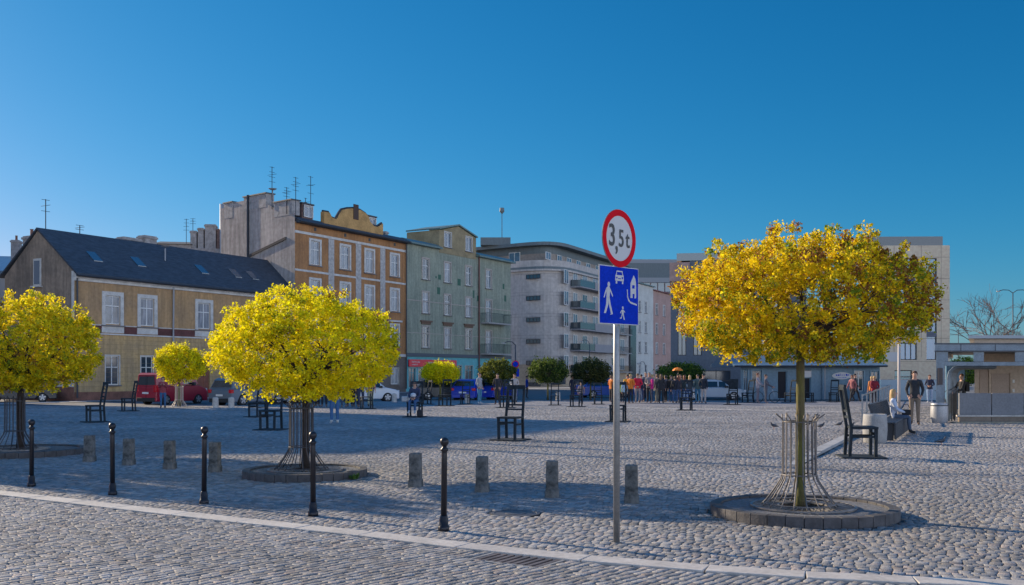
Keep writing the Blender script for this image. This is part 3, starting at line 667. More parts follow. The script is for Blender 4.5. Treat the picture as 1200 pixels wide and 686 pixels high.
def antenna(parent, x, y, z, h, n=5, name='antenna', spread=.5):
    b = MB(); b.tube([(x,y,z-.2),(x,y,z+h)], .03, 6)
    for i in range(n): q = z+h*(.62+.36*i/max(1,n-1)); l = spread*(1-.08*i); b.tube([(x-l,y+.1*l,q),(x+l,y-.1*l,q)], .015, 4)
    b.tube([(x,y-.5,z+h*.8),(x,y+.5,z+h*.8)], .015, 4)
    return b.build(name, IRON, parent)
def chimney(parent, x0, x1, y0, y1, z0, z1, m, pots=2):
    b = MB(); b.box(x0,x1,y0,y1,z0,z1).box(x0-.07,x1+.07,y0-.07,y1+.07,z1-.22,z1-.08)
    o = b.build('chimney', m, parent)
    if pots:
        b = MB()
        for i in range(pots): b.lathe([(.11,z1),(.10,z1+.4),(.13,z1+.45)], 10, c=(x0+(x1-x0)*(i+.5)/pots,(y0+y1)/2,0))
        b.build('chimney_pot', mat('clay_pot',(.22,.10,.07),rough=.8), o)
    return o
TILE = mat('dark_roof_tiles', (.045,.055,.07), rough=.75, var=.3, scale=2, bump=.6, bscale=8, stretch=(1,1,4))
ROOFG = mat('green_sheet_roof', (.10,.17,.17), rough=.5, var=.2, scale=1, stretch=(6,1,1))
BRICK = mat('old_chimney_brick', (.16,.10,.085), rough=.9, var=.35, scale=4)
CHPL = mat('grey_chimney_plaster', (.32,.30,.29), rough=.9, var=.25, scale=3)
GUT = mat('gutter_metal', (.05,.055,.065), rough=.5, metal=.4)

# --- two-storey ochre house on the left
fa = Fac(P0, D); W1 = fa.t(345.5)
B1 = empty('ochre_house', P0, fa.az, 'two-storey shabby ochre house with dark tiled pitched roof at left', 'house')
OCH = mat('ochre_plaster', (.50,.31,.15), rough=.9, streak=.25, col2=(.36,.24,.14), scale=.5, bump=.2, bscale=12)
OCHL = mat('ochre_rusticated_plaster', (.60,.40,.18), rough=.9, streak=.3, col2=(.42,.30,.17), scale=.6)
GAB = mat('grimy_gable_plaster', (.36,.27,.20), rough=.95, streak=.3, col2=(.19,.15,.12), scale=.45, bump=.3, bscale=10)
MAR = mat('maroon_band', (.13,.05,.045), rough=.9, var=.3, scale=1)
EV = 8.35; z1b = 4.35
holes = []; wins = []
for cx, wl in ((132,24),(172.5,22.5),(239,21)):
    t0, t1 = fa.t(cx-wl/2+3.2), fa.t(cx+wl/2-3.2); zt_, zb_ = fa.z(cx-8,356), fa.z(cx-8,389)
    wins.append((t0,t1,5.05,6.95)); 
t_, tw = fa.t(298), .62; wins.append((t_-tw,t_+tw,5.05,6.95)); t_ = fa.t(330); wins.append((t_-tw,t_+tw,5.05,6.95))
gw = []
for a, b in ((123.5,139.5),(165,179)): gw.append((fa.t(a),fa.t(b),1.0,2.95))
for a, b in ((300,312),(323,334)): gw.append((fa.t(a),fa.t(b),1.0,2.95))
door = (fa.t(231),fa.t(246),.05,2.9); 
b = MB(); wall_open(b, 0, W1, z1b, EV-.5, wins, mi=0); wall_open(b, 0, W1, 0, z1b, gw+[door], mi=1)
b.box(.0,W1,.02,.3,EV-.5,EV,0)
b.build('facade_wall', [OCH,OCHL], B1)
for w_ in wins: window(B1, *w_, trim=.26, mull=1, trans=.36, glass=random.choice([GLASSB,GLASSC]))
for w_ in gw: window(B1, *w_, trim=.06, mull=1, trans=.40, glass=GLASS)
for w_ in wins: MB().box(w_[0]-.28,w_[1]+.28,-.045,.0,z1b+.12,4.88).build('window_apron', TRIMW, B1)
dm = MB(); dm.box(door[0]+.05,door[1]-.05,.08,.13,.05,2.85); dm.box(door[0]+.15,(door[0]+door[1])/2-.06,.06,.08,.3,1.9).box((door[0]+door[1])/2+.06,door[1]-.15,.06,.08,.3,1.9); dm.build('door', mat('brown_door',(.22,.07,.04),rough=.5,var=.2), B1)
b = MB(); b.box(0,W1,-.10,.0,z1b-.03,z1b+.06).box(0,W1,-.06,.0,4.92,4.98); b.build('string_course', TRIMW, B1)
xs = [0]+[v for w_ in wins for v in (w_[0]-.29,w_[1]+.29)]+[W1]; b = MB()
for i in range(0,len(xs),2):
    if xs[i+1]-xs[i] > .1: MB().box(xs[i],xs[i+1],-.02,0,z1b+.07,4.9).build('maroon_band', MAR, B1)
pass
b = MB(); b.box(0,W1,-.12,0,EV-.62,EV-.45).box(0,W1,-.22,0,EV-.45,EV-.28).box(0,W1,-.34,0,EV-.28,EV-.10); b.build('cornice', TRIMW, B1)
b = MB()
for i in range(11): z = .9+i*.31; b.box(0,W1,-.012,0,z,z+.012)
b.build('rustication_lines', mat('rustication_joint',(.2,.15,.09),rough=.9), B1)
MB().box(-.0,W1,-.07,-.0,0,.55).build('plinth', mat('red_plinth',(.22,.10,.07),rough=.9,var=.3,scale=1.5), B1)
# gable end (perpendicular to the facade), depth 7.3
DP = 7.3; AP = 3.66; RZ = 11.25
b = MB(); b.add([(0,0,0),(0,DP,0),(0,DP,EV),(0,AP,RZ),(0,0,EV)], [(0,1,2,3,4)]); b.add([(0,DP,0),(W1,DP,0),(W1,DP,EV),(0,DP,EV)], [(0,1,2,3)])
b.build('gable_wall', GAB, B1)
gwn = MB(); gwn.box(-.05,.02,3.35,4.15,7.55,9.35,0).build('gable_window_surround', TRIMW, B1)
o = MB().box(-.09,-.052,3.48,4.02,7.65,9.2).build('gable_window', mat('gable_pane',(.14,.17,.21),rough=.2), B1)
MB().box(-.25,.0,3.25,4.2,7.45,7.54).build('gable_sill', TRIMW, B1)
MB().box(-.03,.0,.0,.25,.3,EV).build('corner_strip', TRIMW, B1); MB().box(-.04,0,0,DP,.9,1.05).build('gable_ledge', TRIMW, B1)
MB().box(-.06,0,0,DP,0,.88).build('gable_plinth', mat('red_plinth',(.22,.10,.07)), B1)
# roof
def sk(s): return W1+s*.17                                   # the right end meets the taller neighbour's slanting wall
th = .14; b = MB()
def slab(P_):
    up = Vector((0,0,th)); b.add([Vector(p) for p in P_]+[Vector(p)+up for p in P_], [(3,2,1,0),(4,5,6,7),(0,1,5,4),(1,2,6,5),(2,3,7,6),(3,0,4,7)])
sl_ = (RZ-EV)/AP; ov = .45
slab([(-.15,-ov,EV-.05-ov*sl_+.1),(sk(0),-ov,EV-.05-ov*sl_+.1),(sk(AP),AP,RZ),(-.15,AP,RZ)])
slab([(-.15,AP,RZ),(sk(AP),AP,RZ),(sk(DP),DP+.4,EV-.1),(-.15,DP+.4,EV-.1)])
rf = b.build('roof', TILE, B1)
MB().tube([(-.15,-ov-.02,EV-.30),(W1,-ov-.02,EV-.30)], .075, 8).build('gutter', GUT, B1)
for px in (202,): MB().tube([(fa.t(px),-.14,EV-.35),(fa.t(px),-.10,4.6),(fa.t(px),-.14,.2)], .06, 8).build('downpipe', mat('pale_pipe',(.3,.31,.33),rough=.5), B1)
MB().tube([(.12,-.14,EV-.35),(.12,-.14,.2)], .06, 8).build('downpipe', GUT, B1)
for px in (126,177,251,290,310):
    t0 = fa.t(px); y0, y1 = .9, 1.75; b = MB(); z = lambda y: EV+y*sl_+th+.0
    b.add([(t0-.35,y0,z(y0)),(t0+.35,y0,z(y0)),(t0+.35,y1,z(y1)),(t0-.35,y1,z(y1)),(t0-.35,y0,z(y0)+.09),(t0+.35,y0,z(y0)+.09),(t0+.35,y1,z(y1)+.09),(t0-.35,y1,z(y1)+.09)], [(4,5,6,7),(0,1,5,4),(1,2,6,5),(2,3,7,6),(3,0,4,7)])
    b.build('skylight', mat('skylight_glass',(.05,.08,.11),rough=.15,spec=.8), rf)
chimney(B1, 9.0, 10.1, 4.2, 5.0, 9.5, 12.05, CHPL, 0); chimney(B1, 7.3, 8.9, 4.4, 5.2, 9.5, 11.75, CHPL, 0)
chimney(B1, .5, 1.3, 4.7, 6.1, 8, 11.05, CHPL, 2)
antenna(B1, .55, 3.7, RZ, 2.1, 2, spread=.3); antenna(B1, 3.5, 4.2, RZ, .8, 2, spread=.3)
b = MB(); b.tube([(8.9,1.9,9.9),(8.9,1.9,10.9)], .05, 6); b.lathe([(.02,0),(.2,.04),(.33,.12)], 16, c=(8.9,1.85,10.95)); b.build('satellite_dish', mat('pale_pipe',(.3,.31,.33)), B1)

# --- brown four-storey tenement
P2 = P0+D*W1; fb = Fac(P2, D); W2 = fb.t(475.8)
B2 = empty('brown_tenement', P2, fb.az, 'four-storey brown tenement with white pilasters and curved attic gable', 'tenement')
BRN = mat('brown_plaster', (.46,.225,.09), rough=.9, streak=.28, col2=(.34,.17,.075), scale=.6, bump=.15, bscale=14)
BLW = mat('bare_firewall_plaster', (.50,.44,.40), rough=.95, streak=.35, col2=(.34,.30,.28), scale=.35, bump=.4, bscale=8)
E2 = 14.3; cols = [fb.t(x) for x in (369.3,404.5,433,462.5)]; holes = []
for c in cols:
    for z0, z1 in ((10.95,12.95),(7.65,9.65),(4.4,6.3)): holes.append((c-.58,c+.58,z0,z1))
gr = [(c-.6,c+.6,.75,2.3) for c in cols]
b = MB(); wall_open(b, 0, W2, 3.4, E2, holes, mi=0); wall_open(b, 0, W2, 0, 3.4, gr, mi=1)
b.build('facade_wall', [BRN,mat('dull_grey_brown_plaster',(.15,.125,.11),rough=.9,var=.2,scale=.7)], B2)
for h in holes: window(B2, *h, trim=.2, mull=1, trans=.36, glass=random.choice([GLASSB,GLASSB,GLASSC]))
for h in gr: window(B2, *h, trim=.03, mull=1, trans=0)
WPAT = mat('patterned_pilaster', (.52,.50,.48), rough=.85, col2=(.34,.32,.31), scale=4)
for a in (388,419.8,448.3):
    c = fb.t(a); b = MB(); b.box(c-.36,c+.36,-.05,0,3.5,E2-.95)
    for i in range(24): z = 3.8+i*.4; b.box(c-.16,c+.16,-.075,-.052,z,z+.18)
    b.build('pilaster', WPAT, B2)
b = MB(); b.box(0,W2,-.07,0,E2-.93,E2-.72).box(0,W2,-.10,0,3.35,3.6); e_ = [0]+[v for a in (388,419.8,448.3) for v in (fb.t(a)-.37,fb.t(a)+.37)]+[W2]
for i in range(0,8,2): 
    b.box(e_[i],e_[i+1],-.04,0,10.25,10.42)
b.build('string_course', TRIMW, B2)
for c in cols: MB().box(c-.14,c+.14,-.02,.0,E2-.5,E2-.22).build('attic_vent', SIGNK, B2)
for c in cols: MB().box(c-.95,c+.95,-.22,0,6.62,6.78).build('window_cornice', TRIMW, B2)
b = MB(); b.prism([(-.55,E2-.10),(-.55,E2+.06),(0.6,E2+.55),(7,E2+1.2),(7,E2-.1)], 0.0, W2, 'x'); b.v = [(x if x > 1 else max(0,y)*.19+.05, y, z) for x, y, z in b.v]; rf2 = b.build('roof', TILE, B2)
MB().tube([(0,-.60,E2),(W2,-.60,E2)], .08, 8).build('gutter', GUT, B2)
MB().tube([(W2-.12,-.16,E2),(W2-.12,-.14,.3)], .06, 8).build('downpipe', GUT, B2)
# curved attic gable
def attic():
    a0, a1, b1_, b2_, c1, c2 = [fb.t(x) for x in (381.5,395,400,435,441,450)]
    zb = E2+.3; z = lambda px, py: fb.z(px, py)
    pl = [(a0,zb),(a0,z(382,248)),(fb.t(388),z(388,249)),(fb.t(391),z(391,255)),(fb.t(396),z(396,257)),(fb.t(401),z(401,249)),(fb.t(403),z(403,246)),
          (fb.t(410),z(410,244.5)),(fb.t(418),z(418,244.3)),(fb.t(425),z(425,246.5)),(fb.t(431),z(431,250.5)),(fb.t(434),z(434,254)),(fb.t(435.5),z(435.5,260)),(fb.t(440),z(440,265)),(fb.t(445),z(445,266)),(fb.t(449),z(449,263)),(fb.t(450.5),z(450.5,262)),(fb.t(450.5),zb)]
    b = MB(); b.prism(pl, .15, .55, 'y', 0); b.build('attic_gable', mat('attic_plaster',(.46,.27,.10),rough=.9,var=.2,scale=1), B2)
    b = MB(); b.tube([(x,.35,q+.06) for x, q in pl[1:-1]], .11, 6); b.build('attic_coping', GUT, B2)
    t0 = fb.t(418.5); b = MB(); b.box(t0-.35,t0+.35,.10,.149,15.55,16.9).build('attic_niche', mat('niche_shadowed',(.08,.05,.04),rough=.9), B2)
attic()
for a, b_, top in ((361,374,235),(437,447.5,250)):
    t0, t1 = fb.t(a), fb.t(b_); zt_ = fb.z(a, top)-.2; b = MB(); b.box(t0,t1,.7,3.4,E2+.2,zt_).box(t0-.1,t1+.1,.6,3.5,zt_,zt_+.12,1); dmr = b.build('dormer', [BRICK,GUT], B2)
    window(dmr, t0+.2, t1-.2, E2+.7, zt_-.15, y=.58, trim=.08, depth=.1, trans=0, sill=False, glass=GLASSB)
# blank firewall, turned a little so the low sun grazes it
V2 = Vector((-.766,.643,0)); FWL = 10.6
L_ = lambda s, z: (s*V2.dot(D), s*V2.dot(-NN), z)                # firewall point in local coordinates
prof = [(0,15.0),(.3,15.0),(2.8,15.7),(3.9,16.2),(7.2,16.8),(8.6,16.8),(8.61,16.4),(10.6,16.5)]
b = MB(); P_ = [L_(0,0),L_(FWL,0)]+[L_(s,z) for s, z in reversed(prof)]; b.add(P_, [tuple(range(len(P_)))])
b.add([L_(FWL,0),(9,12,0),(9,12,14),L_(FWL,16.5)], [(0,1,2,3)]); b.build('firewall', BLW, B2)
b = MB()
for s0, s1, z0, z1 in ((3.9,7.1,15.9,17.05),(.4,2.8,14.9,16.1),(8.8,10.1,15.5,16.85)):
    p, q = Vector(L_(s0,0)), Vector(L_(s1,0)); d_ = (q-p).normalized(); n_ = Vector((d_.y,-d_.x,0)); n_ = n_ if n_.x > 0 else -n_
    A = [p-n_*.02, q-n_*.02, q+n_*.8, p+n_*.8]; b.add([v+Vector((0,0,z0)) for v in A]+[v+Vector((0,0,z1)) for v in A], [(0,3,2,1),(4,5,6,7),(0,1,5,4),(1,2,6,5),(2,3,7,6),(3,0,4,7)], 0)
    A = [p-d_*.08-n_*.12, q+d_*.08-n_*.12, q+d_*.08+n_*.9, p-d_*.08+n_*.9]; b.add([v+Vector((0,0,z1)) for v in A]+[v+Vector((0,0,z1+.1)) for v in A], [(0,3,2,1),(4,5,6,7),(0,1,5,4),(1,2,6,5),(2,3,7,6),(3,0,4,7)], 1)
b.build('chimney_stack', [CHPL,GUT], B2)
MB().box(0,0.01,0,.01,0,.01)
p = Vector(L_(6.5,0)); b = MB(); b.bar(p+Vector((-.08,-.08,11.8)), p+Vector((-.08,-.08,17.2)), .16, .16); b.build('wall_drain', GUT, B2)
b = MB(); b.bar(Vector(L_(1.2,13.0))+Vector((-.05,-.06,0)), Vector(L_(6.4,11.9))+Vector((-.05,-.06,0)), .12, .22); b.build('old_roof_line', mat('tar_line',(.06,.055,.055),rough=.9), B2)
for s_, z, h in ((2.6,15.8,3.4),(.6,15.2,2.0),(-.6,15.0,2.9)):
    q = L_(s_,z); antenna(B2, q[0], q[1]+.4, z, h, 4, spread=.35)
antenna(B2, fb.t(390), 2.5, E2+.8, 4.0, 3, spread=.35); antenna(B2, fb.t(381), 2.2, E2+.8, 1.9, 3, spread=.2)
for px, py in ((318,235),):
    q = L_(3.0,16.9); b = MB(); b.tube([(q[0],q[1],q[2]-.5),(q[0],q[1],q[2]+.4)], .04, 6); b.lathe([(.02,0),(.22,.05),(.36,.14)], 16, c=(q[0],q[1],q[2]+.3)); b.build('satellite_dish', mat('pale_pipe',(.3,.31,.33)), B2)
chimney(B2, fb.t(452), fb.t(455), 4.0, 5.0, E2+.8, E2+2.6, BRICK, 1); chimney(B2, fb.t(460), fb.t(467), 3.0, 3.8, E2+.5, E2+2.2, CHPL, 1)

# --- green four-storey tenement
P3 = P0+D*(W1+W2); fc = Fac(P3, D); W3 = fc.t(598.5)
B3 = empty('green_tenement', P3, fc.az, 'four-storey faded green tenement with attic gable and red shop sign', 'tenement')
GRN = mat('faded_green_plaster', (.33,.36,.28), rough=.9, streak=.3, col2=(.25,.285,.23), scale=.5, bump=.15, bscale=14)
E3 = 14.35; c3 = [fc.t(x) for x in (498.8,524.3,549,572.5)]; holes = []
for i, c in enumerate(c3):
    for z0, z1 in ((11.1,13.1),(7.75,9.8),(4.35,6.4)): 
        if i == 3 and z0 < 11: holes.append((c-.6,c+.6,z0-.45,z1))
        else: holes.append((c-.55,c+.55,z0,z1))
TEAL = mat('teal_shopfront', (.09,.38,.42), rough=.6, var=.15, scale=2)
sh = [(fc.t(479),fc.t(487),.4,2.3),(fc.t(490),fc.t(500),.1,2.3),(fc.t(508),fc.t(520),.6,2.3),(fc.t(536),fc.t(541),.1,2.6),(fc.t(545),fc.t(554),.6,2.6),(fc.t(566),fc.t(576),.6,2.6)]
b = MB(); wall_open(b, 0, W3, 3.75, E3, holes, mi=0); wall_open(b, 0, W3, 0, 3.4, sh, mi=1); b.box(0,W3,-.12,.02,3.4,3.75,2)
b.build('facade_wall', [GRN,TEAL,mat('slate_fascia',(.08,.10,.12),rough=.7)], B3)
b = MB(); b.add([(W3,0,0),(W3,9,0),(W3,9,E3),(W3,0,E3)],[(0,1,2,3)]); b.build('side_wall', GRN, B3)
TRIMP = mat('pinkish_trim', (.40,.35,.31), rough=.85, var=.15)
for h in holes: window(B3, *h, trim=.14, trimmat=TRIMP, mull=1, trans=.34, glass=random.choice([GLASSB,GLASSC,GLASS]))
for h in sh: window(B3, *h, trim=.04, mull=1, trans=.25, frame=mat('teal_frame',(.10,.30,.34)), glass=GLASS, sill=False)
for c in c3[:3]: MB().box(c-.95,c+.95,-.2,0,6.85,7.0).box(c-.8,c+.8,-.1,0,6.62,6.85).build('window_cornice', mat('brown_cornice',(.16,.10,.07),rough=.8), B3)
b = MB(); b.box(0,W3,-.03,0,8.85,8.93).box(0,W3,-.03,0,5.7,5.76); b.build('string_course', TRIMP, B3)
PATCH = mat('dark_green_repair_patch', (.05,.13,.09), rough=.9)
b = MB()
for px, py, w_, h_ in ((515,325,.5,.5),(511,325,.25,.2),(538,331,.6,.7),(514,341,.55,.7),(555,345,.3,.8),(590,336,.4,.6),(592,350,.45,.7),(560,350,.4,.6)):
    t_, z = fc.tz(px, py); MB().box(t_-w_/2,t_+w_/2,-.006,0,z-h_/2,z+h_/2).build('repair_patch', PATCH, B3)
MB().tube([(fc.t(560.5),-.12,E3),(fc.t(560.5),-.12,.2)], .08, 8).build('downpipe', mat('rusty_pipe',(.15,.06,.05),rough=.7), B3)
a0, a1, am = fc.t(514.5), fc.t(557.5), fc.t(536.7)
b = MB(); b.prism([(0,0)]*0 or [(-.5,E3-.05),(-.5,E3+.1),(0.4,E3+.5),(6,E3+1.0),(6,E3-.05)], 0.0, a0-.02, 'x'); b.prism([(-.5,E3-.05),(-.5,E3+.1),(0.4,E3+.5),(6,E3+1.0),(6,E3-.05)], a1+.02, W3+.35, 'x'); b.prism([(.5,E3),(.5,E3+.5),(6,E3+1.0),(6,E3-.05)], a0, a1, 'x'); b.build('roof', ROOFG, B3)
zl, zp, zr = fc.z(514.5,270), fc.z(536.7,265.5), fc.z(557.5,279.5)
AT = mat('attic_olive_plaster', (.28,.225,.13), rough=.9, var=.2, scale=1)
hl = [(fc.t(520.3),fc.t(528.3),E3+.35,E3+1.85),(fc.t(545.3),fc.t(552.6),E3+.35,E3+1.85)]
b = MB(); zmid = E3+1.95; wall_open(b, a0, a1, E3-.35, min(zl,zr)-.02, hl, y=-.04, depth=.12)
b.add([(a0,-.04,min(zl,zr)-.02),(a1,-.04,min(zl,zr)-.02),(a1,-.04,zr),(am,-.04,zp),(a0+.3,-.04,zl+.05),(a0,-.04,zl+.05)], [(0,1,2,3,4,5)])
b.add([(a0,-.04,E3-.35),(a0,4,E3-.35),(a0,4,zl+.05),(a0,-.04,zl+.05)], [(0,1,2,3)]); b.add([(a1,-.04,E3-.35),(a1,4,E3-.35),(a1,4,zr),(a1,-.04,zr)], [(0,1,2,3)])
b.build('attic_gable', AT, B3)
b = MB(); b.add([(a0-.15,-.2,zl+.1),(am,-.2,zp+.07),(am,4,zp+.07),(a0-.15,4,zl+.1)], [(0,1,2,3)]); b.add([(am,-.2,zp+.07),(a1+.15,-.2,zr+.05),(a1+.15,4,zr+.05),(am,4,zp+.07)], [(0,1,2,3)])
o = b.build('attic_roof', ROOFG, B3); md = o.modifiers.new('thick','SOLIDIFY'); md.thickness = .14
for h in hl: window(B3, *h, y=-.04, trim=.08, mull=1, trans=0, glass=GLASSB)
RAIL = mat('dark_green_railing', (.03,.07,.06), rough=.6)
for zf in (7.3,3.95):
    t0, t1 = fc.t(563.5), fc.t(590.5); b = MB(); b.box(t0,t1,-1.0,0,zf-.15,zf); bo = b.build('balcony', CONC, B3)
    b = MB(); b.bar((t0,-.97,zf+1),(t1,-.97,zf+1),.05,.05).bar((t0+.02,-.97,zf+1),(t0+.02,0,zf+1),.05,.05).bar((t1-.02,-.97,zf+1),(t1-.02,0,zf+1),.05,.05)
    n = 20
    for i in range(n+1): x = t0+(t1-t0)*i/n; b.bar((x,-.97,zf),(x,-.97,zf+1),.022,.022)
    for i in range(7): y = -.97*i/7; b.bar((t0+.02,y,zf),(t0+.02,y,zf+1),.03,.03); b.bar((t1-.02,y,zf),(t1-.02,y,zf+1),.03,.03)
    b.build('railing', RAIL, bo)
t0, t1 = fc.t(477.5), fc.t(533); 
sg2 = MB().box(t0,t1,-.22,-.12,2.42,3.12).build('shop_sign', mat('sign_crimson',(.72,.008,.03),rough=.45), B3)
b = MB(); x = t0+.45
def scribble(b, x0, x1, z, h, y, wmin=.06):
    x = x0
    while x < x1:
        w_ = random.uniform(wmin,wmin*1.6); hh = h*random.choice([.6,.65,1.0]); b.box(x,x+w_*.35,y-.006,y,z,z+hh); b.box(x+w_*.35,x+w_,y-.006,y,z+hh*random.choice([0,.42,.8]),z+hh*random.choice([.85,.9,1]))
        x += w_+wmin*.45
scribble(b, t0+.4, fc.t(490), 2.82, .16, -.222); scribble(b, t0+.4, fc.t(487.5), 2.56, .13, -.222); scribble(b, fc.t(500), fc.t(513), 2.74, .22, -.222, .1); scribble(b, fc.t(522), fc.t(531.5), 2.72, .15, -.222)
b.build('sign_lettering', SIGNW, sg2)
chimney(B3, fc.t(481), fc.t(484), 3.0, 3.8, E3+.5, E3+1.4, CHPL, 0)
# left shop corner: pilaster strip in cyan seen near the sign
# --- grey rounded-corner apartment block
C4 = Vector((5.9,131,0)); dR = Vector((.431,.902,0)).normalized(); dL = Vector((-.812,.584,0)).normalized()
fr = Fac(C4, dR); flf = Fac(C4, -dL)
B4 = empty('apartment_block', C4, 0, 'large pale grey apartment block with rounded corner and rows of balconies', 'apartment block')
GREY = mat('pale_grey_render', (.50,.455,.42), rough=.9, streak=.15, var=.07, scale=.3); GREY2 = mat('grey_brown_penthouse', (.30,.26,.23), rough=.85, var=.08, scale=.4)
LEAD = mat('lead_grey_cladding', (.12,.15,.16), rough=.6, var=.1, scale=1, stretch=(4,4,1)); BEI = mat('beige_base', (.48,.36,.25), rough=.9, var=.1, scale=.5)
def outline(off, r, LL=22.0, LR=30.0):
    """footprint along left face, round corner, right face; off pushes it outward"""
    tl = r/ math.tan(.5*(PI-math.acos(max(-1,min(1,(-dL).dot(dR))))))
    a = dL*tl; b_ = dR*tl; pts = [dL*LL, a]; n = 8
    for i in range(1,n):
        t = i/n; pts.append(a*(1-t)**2+b_*t**2)         # quadratic through the corner
    pts += [b_, dR*LR]
    nL = Vector((-dL.y,dL.x,0)); nL = nL if nL.dot(Vector((0,-1,0))) > 0 else -nL
    nR = Vector((dR.y,-dR.x,0)); out = []
    for i, p in enumerate(pts):
        t = i/(len(pts)-1) if False else (0 if i <= 1 else 1 if i >= len(pts)-2 else (i-1)/(len(pts)-3)); out.append(p+(nL*(1-t)+nR*t).normalized()*off)
    return out
def ring_wall(b, pts, z0, z1, mi=0, back=True):
    vs = [(p.x,p.y,z0) for p in pts]+[(p.x,p.y,z1) for p in pts]; n = len(pts); b.add(vs, [(i,i+1,i+1+n,i+n) for i in range(n-1)], mi)
def ring_slab(b, pts, z0, z1, mi=0):
    q = pts+[Vector((14,32,0))]; b.prism([(p.x,p.y) for p in q], z0, z1, 'z', mi)
b = MB(); o0 = outline(0,5); ring_wall(b, o0, 3.0, 15.7, 0); ring_wall(b, outline(-.02,5), -.1, 3.0, 1); ring_slab(b, outline(-.3,5), 15.5, 15.69); b.build('main_wall', [GREY,BEI], B4)
b = MB()
for k in range(5):
    for dz_ in (0,.42): ring_wall(b, outline(.03,5,LR=1.2), 3.6+k*2.93+dz_, 3.63+k*2.93+dz_, 0)
ob = b.build('shadow_groove', mat('groove_grey',(.22,.20,.20),rough=.9), B4)
b = MB(); ring_slab(b, outline(.35,5), 15.7, 15.95, 0); ring_slab(b, outline(.15,5), 15.95, 16.3, 1); b.build('cornice', [GREY,LEAD], B4)
b = MB(); ring_wall(b, outline(-.2,5), 16.3, 17.2, 0); b.build('penthouse_parapet', GREY, B4)
b = MB(); ring_wall(b, outline(-2.0,5), 16.3, 19.0, 0); ring_wall(b, outline(-1.98,5), 18.3, 19.3, 1); b.build('penthouse_wall', [GREY2,LEAD], B4)
b = MB(); ring_slab(b, outline(-.6,5), 19.3, 19.75, 0); b.build('roof', LEAD, B4)
b = MB(); q = dL*9; b.box(q.x-3.0,q.x+1.2,q.y+1,q.y+3,19.75,20.8); b.tube([(q.x,q.y+1.5,20.8),(q.x,q.y+1.5,24.4)], .06, 6); b.lathe([(.1,24.2),(.35,24.5),(.3,25.0)], 10, c=(q.x,q.y+1.5,0)); b.build('roof_plant', LEAD, B4)
# slot windows on the left face and window strips on the right face: each in a frame aligned with its face
faceL = bpy.data.objects.new('left_face', None); faceL.rotation_euler = (0,0,math.atan2(-dL.y,-dL.x)); faceR_az = math.atan2(dR.y,dR.x)
def face_obj(mb, name, mats, az): return mb.build(name, mats, B4, rz=az)
azL = math.atan2(-dL.y,-dL.x); bpy.data.objects.remove(faceL)
def wz(py, Y): return hz(py, Y)
def mkwin(name, az, x0, x1, z0, z1, y, mull, m_frame, m_glass, trans=0):
    b = MB(); fw = .07; b.box(x0,x1,y-.06,y+.02,z0,z0+fw).box(x0,x1,y-.06,y+.02,z1-fw,z1).box(x0,x0+fw,y-.06,y+.02,z0+fw,z1-fw).box(x1-fw,x1,y-.06,y+.02,z0+fw,z1-fw)
    for i in range(mull): xm = x0+(x1-x0)*(i+1)/(mull+1); b.box(xm-.04,xm+.04,y-.06,y+.02,z0+fw,z1-fw)
    o = b.build(name, m_frame, B4, rz=az); MB().box(x0+fw,x1-fw,y-.03,y-.02,z0+fw,z1-fw).build('pane', m_glass, o); return o
DKF = mat('dark_window_frame', (.04,.04,.045), rough=.6)
xa, xb = flf.t(617), flf.t(633.5)
for k in range(6):
    z0 = 15.95-k*2.93-1.35
    mkwin('slot_window', azL, xa, xb, z0, z0+.62, -.05, 3, DKF, GLASS)
mkwin('window', azL, flf.t(587), flf.t(600), 17.3, 18.7, 1.95, 1, WHITE, GLASSB)
for px in (650,): pass
# right face
for k in range(5):
    z0 = 14.35-k*2.93-.3
    mkwin('window', faceR_az, fr.t(660.5), fr.t(665.5), z0, z0+1.9, -.05, 1, WHITE, random.choice([GLASSB,GLASSC,GLASS]))
    for a, c in ((671,676),(682,687.5),(694,700),(716,721),(726,731)):
        mkwin('window', faceR_az, fr.t(a), fr.t(c), z0-.0, z0+1.9, -.05, 1, WHITE, random.choice([GLASSB,GLASSC,GLASS]))
    zf = z0-.42
    t0, t1, t2 = fr.t(668.5), fr.t(686), fr.t(712)
    b = MB(); b.box(t0,t2,-1.5,-.01,zf,zf+.16).box(t1,t2,-1.52,-1.40,zf-.02,zf+1.12); bo = face_obj(b, 'balcony', mat('balcony_grey',(.30,.29,.30),rough=.85,var=.06), faceR_az)
    b = MB(); b.box(t0,t1-.02,-1.48,-1.46,zf+.2,zf+1.05).bar((t0,-1.47,zf+1.12),(t1-.02,-1.47,zf+1.12),.05,.05); b.box(t0,t0+.03,-1.46,-.05,zf+.2,zf+1.05)
    b.build('glass_railing', mat('balcony_glass',(.05,.065,.075),rough=.1,spec=1), bo)
    t0, t1 = fr.t(714), fr.t(734); b = MB(); b.box(t0,t1,-1.0,-.01,zf,zf+.14); bo = face_obj(b, 'balcony', CONC, faceR_az)
    b = MB(); b.bar((t0,-.97,zf+1.05),(t1,-.97,zf+1.05),.05,.05)
    for i in range(25): x = t0+(t1-t0)*i/24; b.bar((x,-.97,zf+.1),(x,-.97,zf+1.05),.035,.035)
    b.build('railing', DKF, bo)
for a in (655,668,679,690,701,712,723): mkwin('window', faceR_az, fr.t(a), fr.t(a)+1.7, 17.25, 18.25, 1.95, 1, WHITE, GLASSB)
for a, c in ((655,662),(672,682),(690,702),(712,722)): mkwin('window', faceR_az, fr.t(a), fr.t(c), .3, 2.6, -.05, 2, DKF, GLASS)
b = MB(); b.box(29.9,32.8,-.3,8,0,11.2); b.build('dark_glazed_end', mat('dark_curtain_glass',(.03,.035,.05),rough=.15,spec=1), B4, rz=faceR_az)

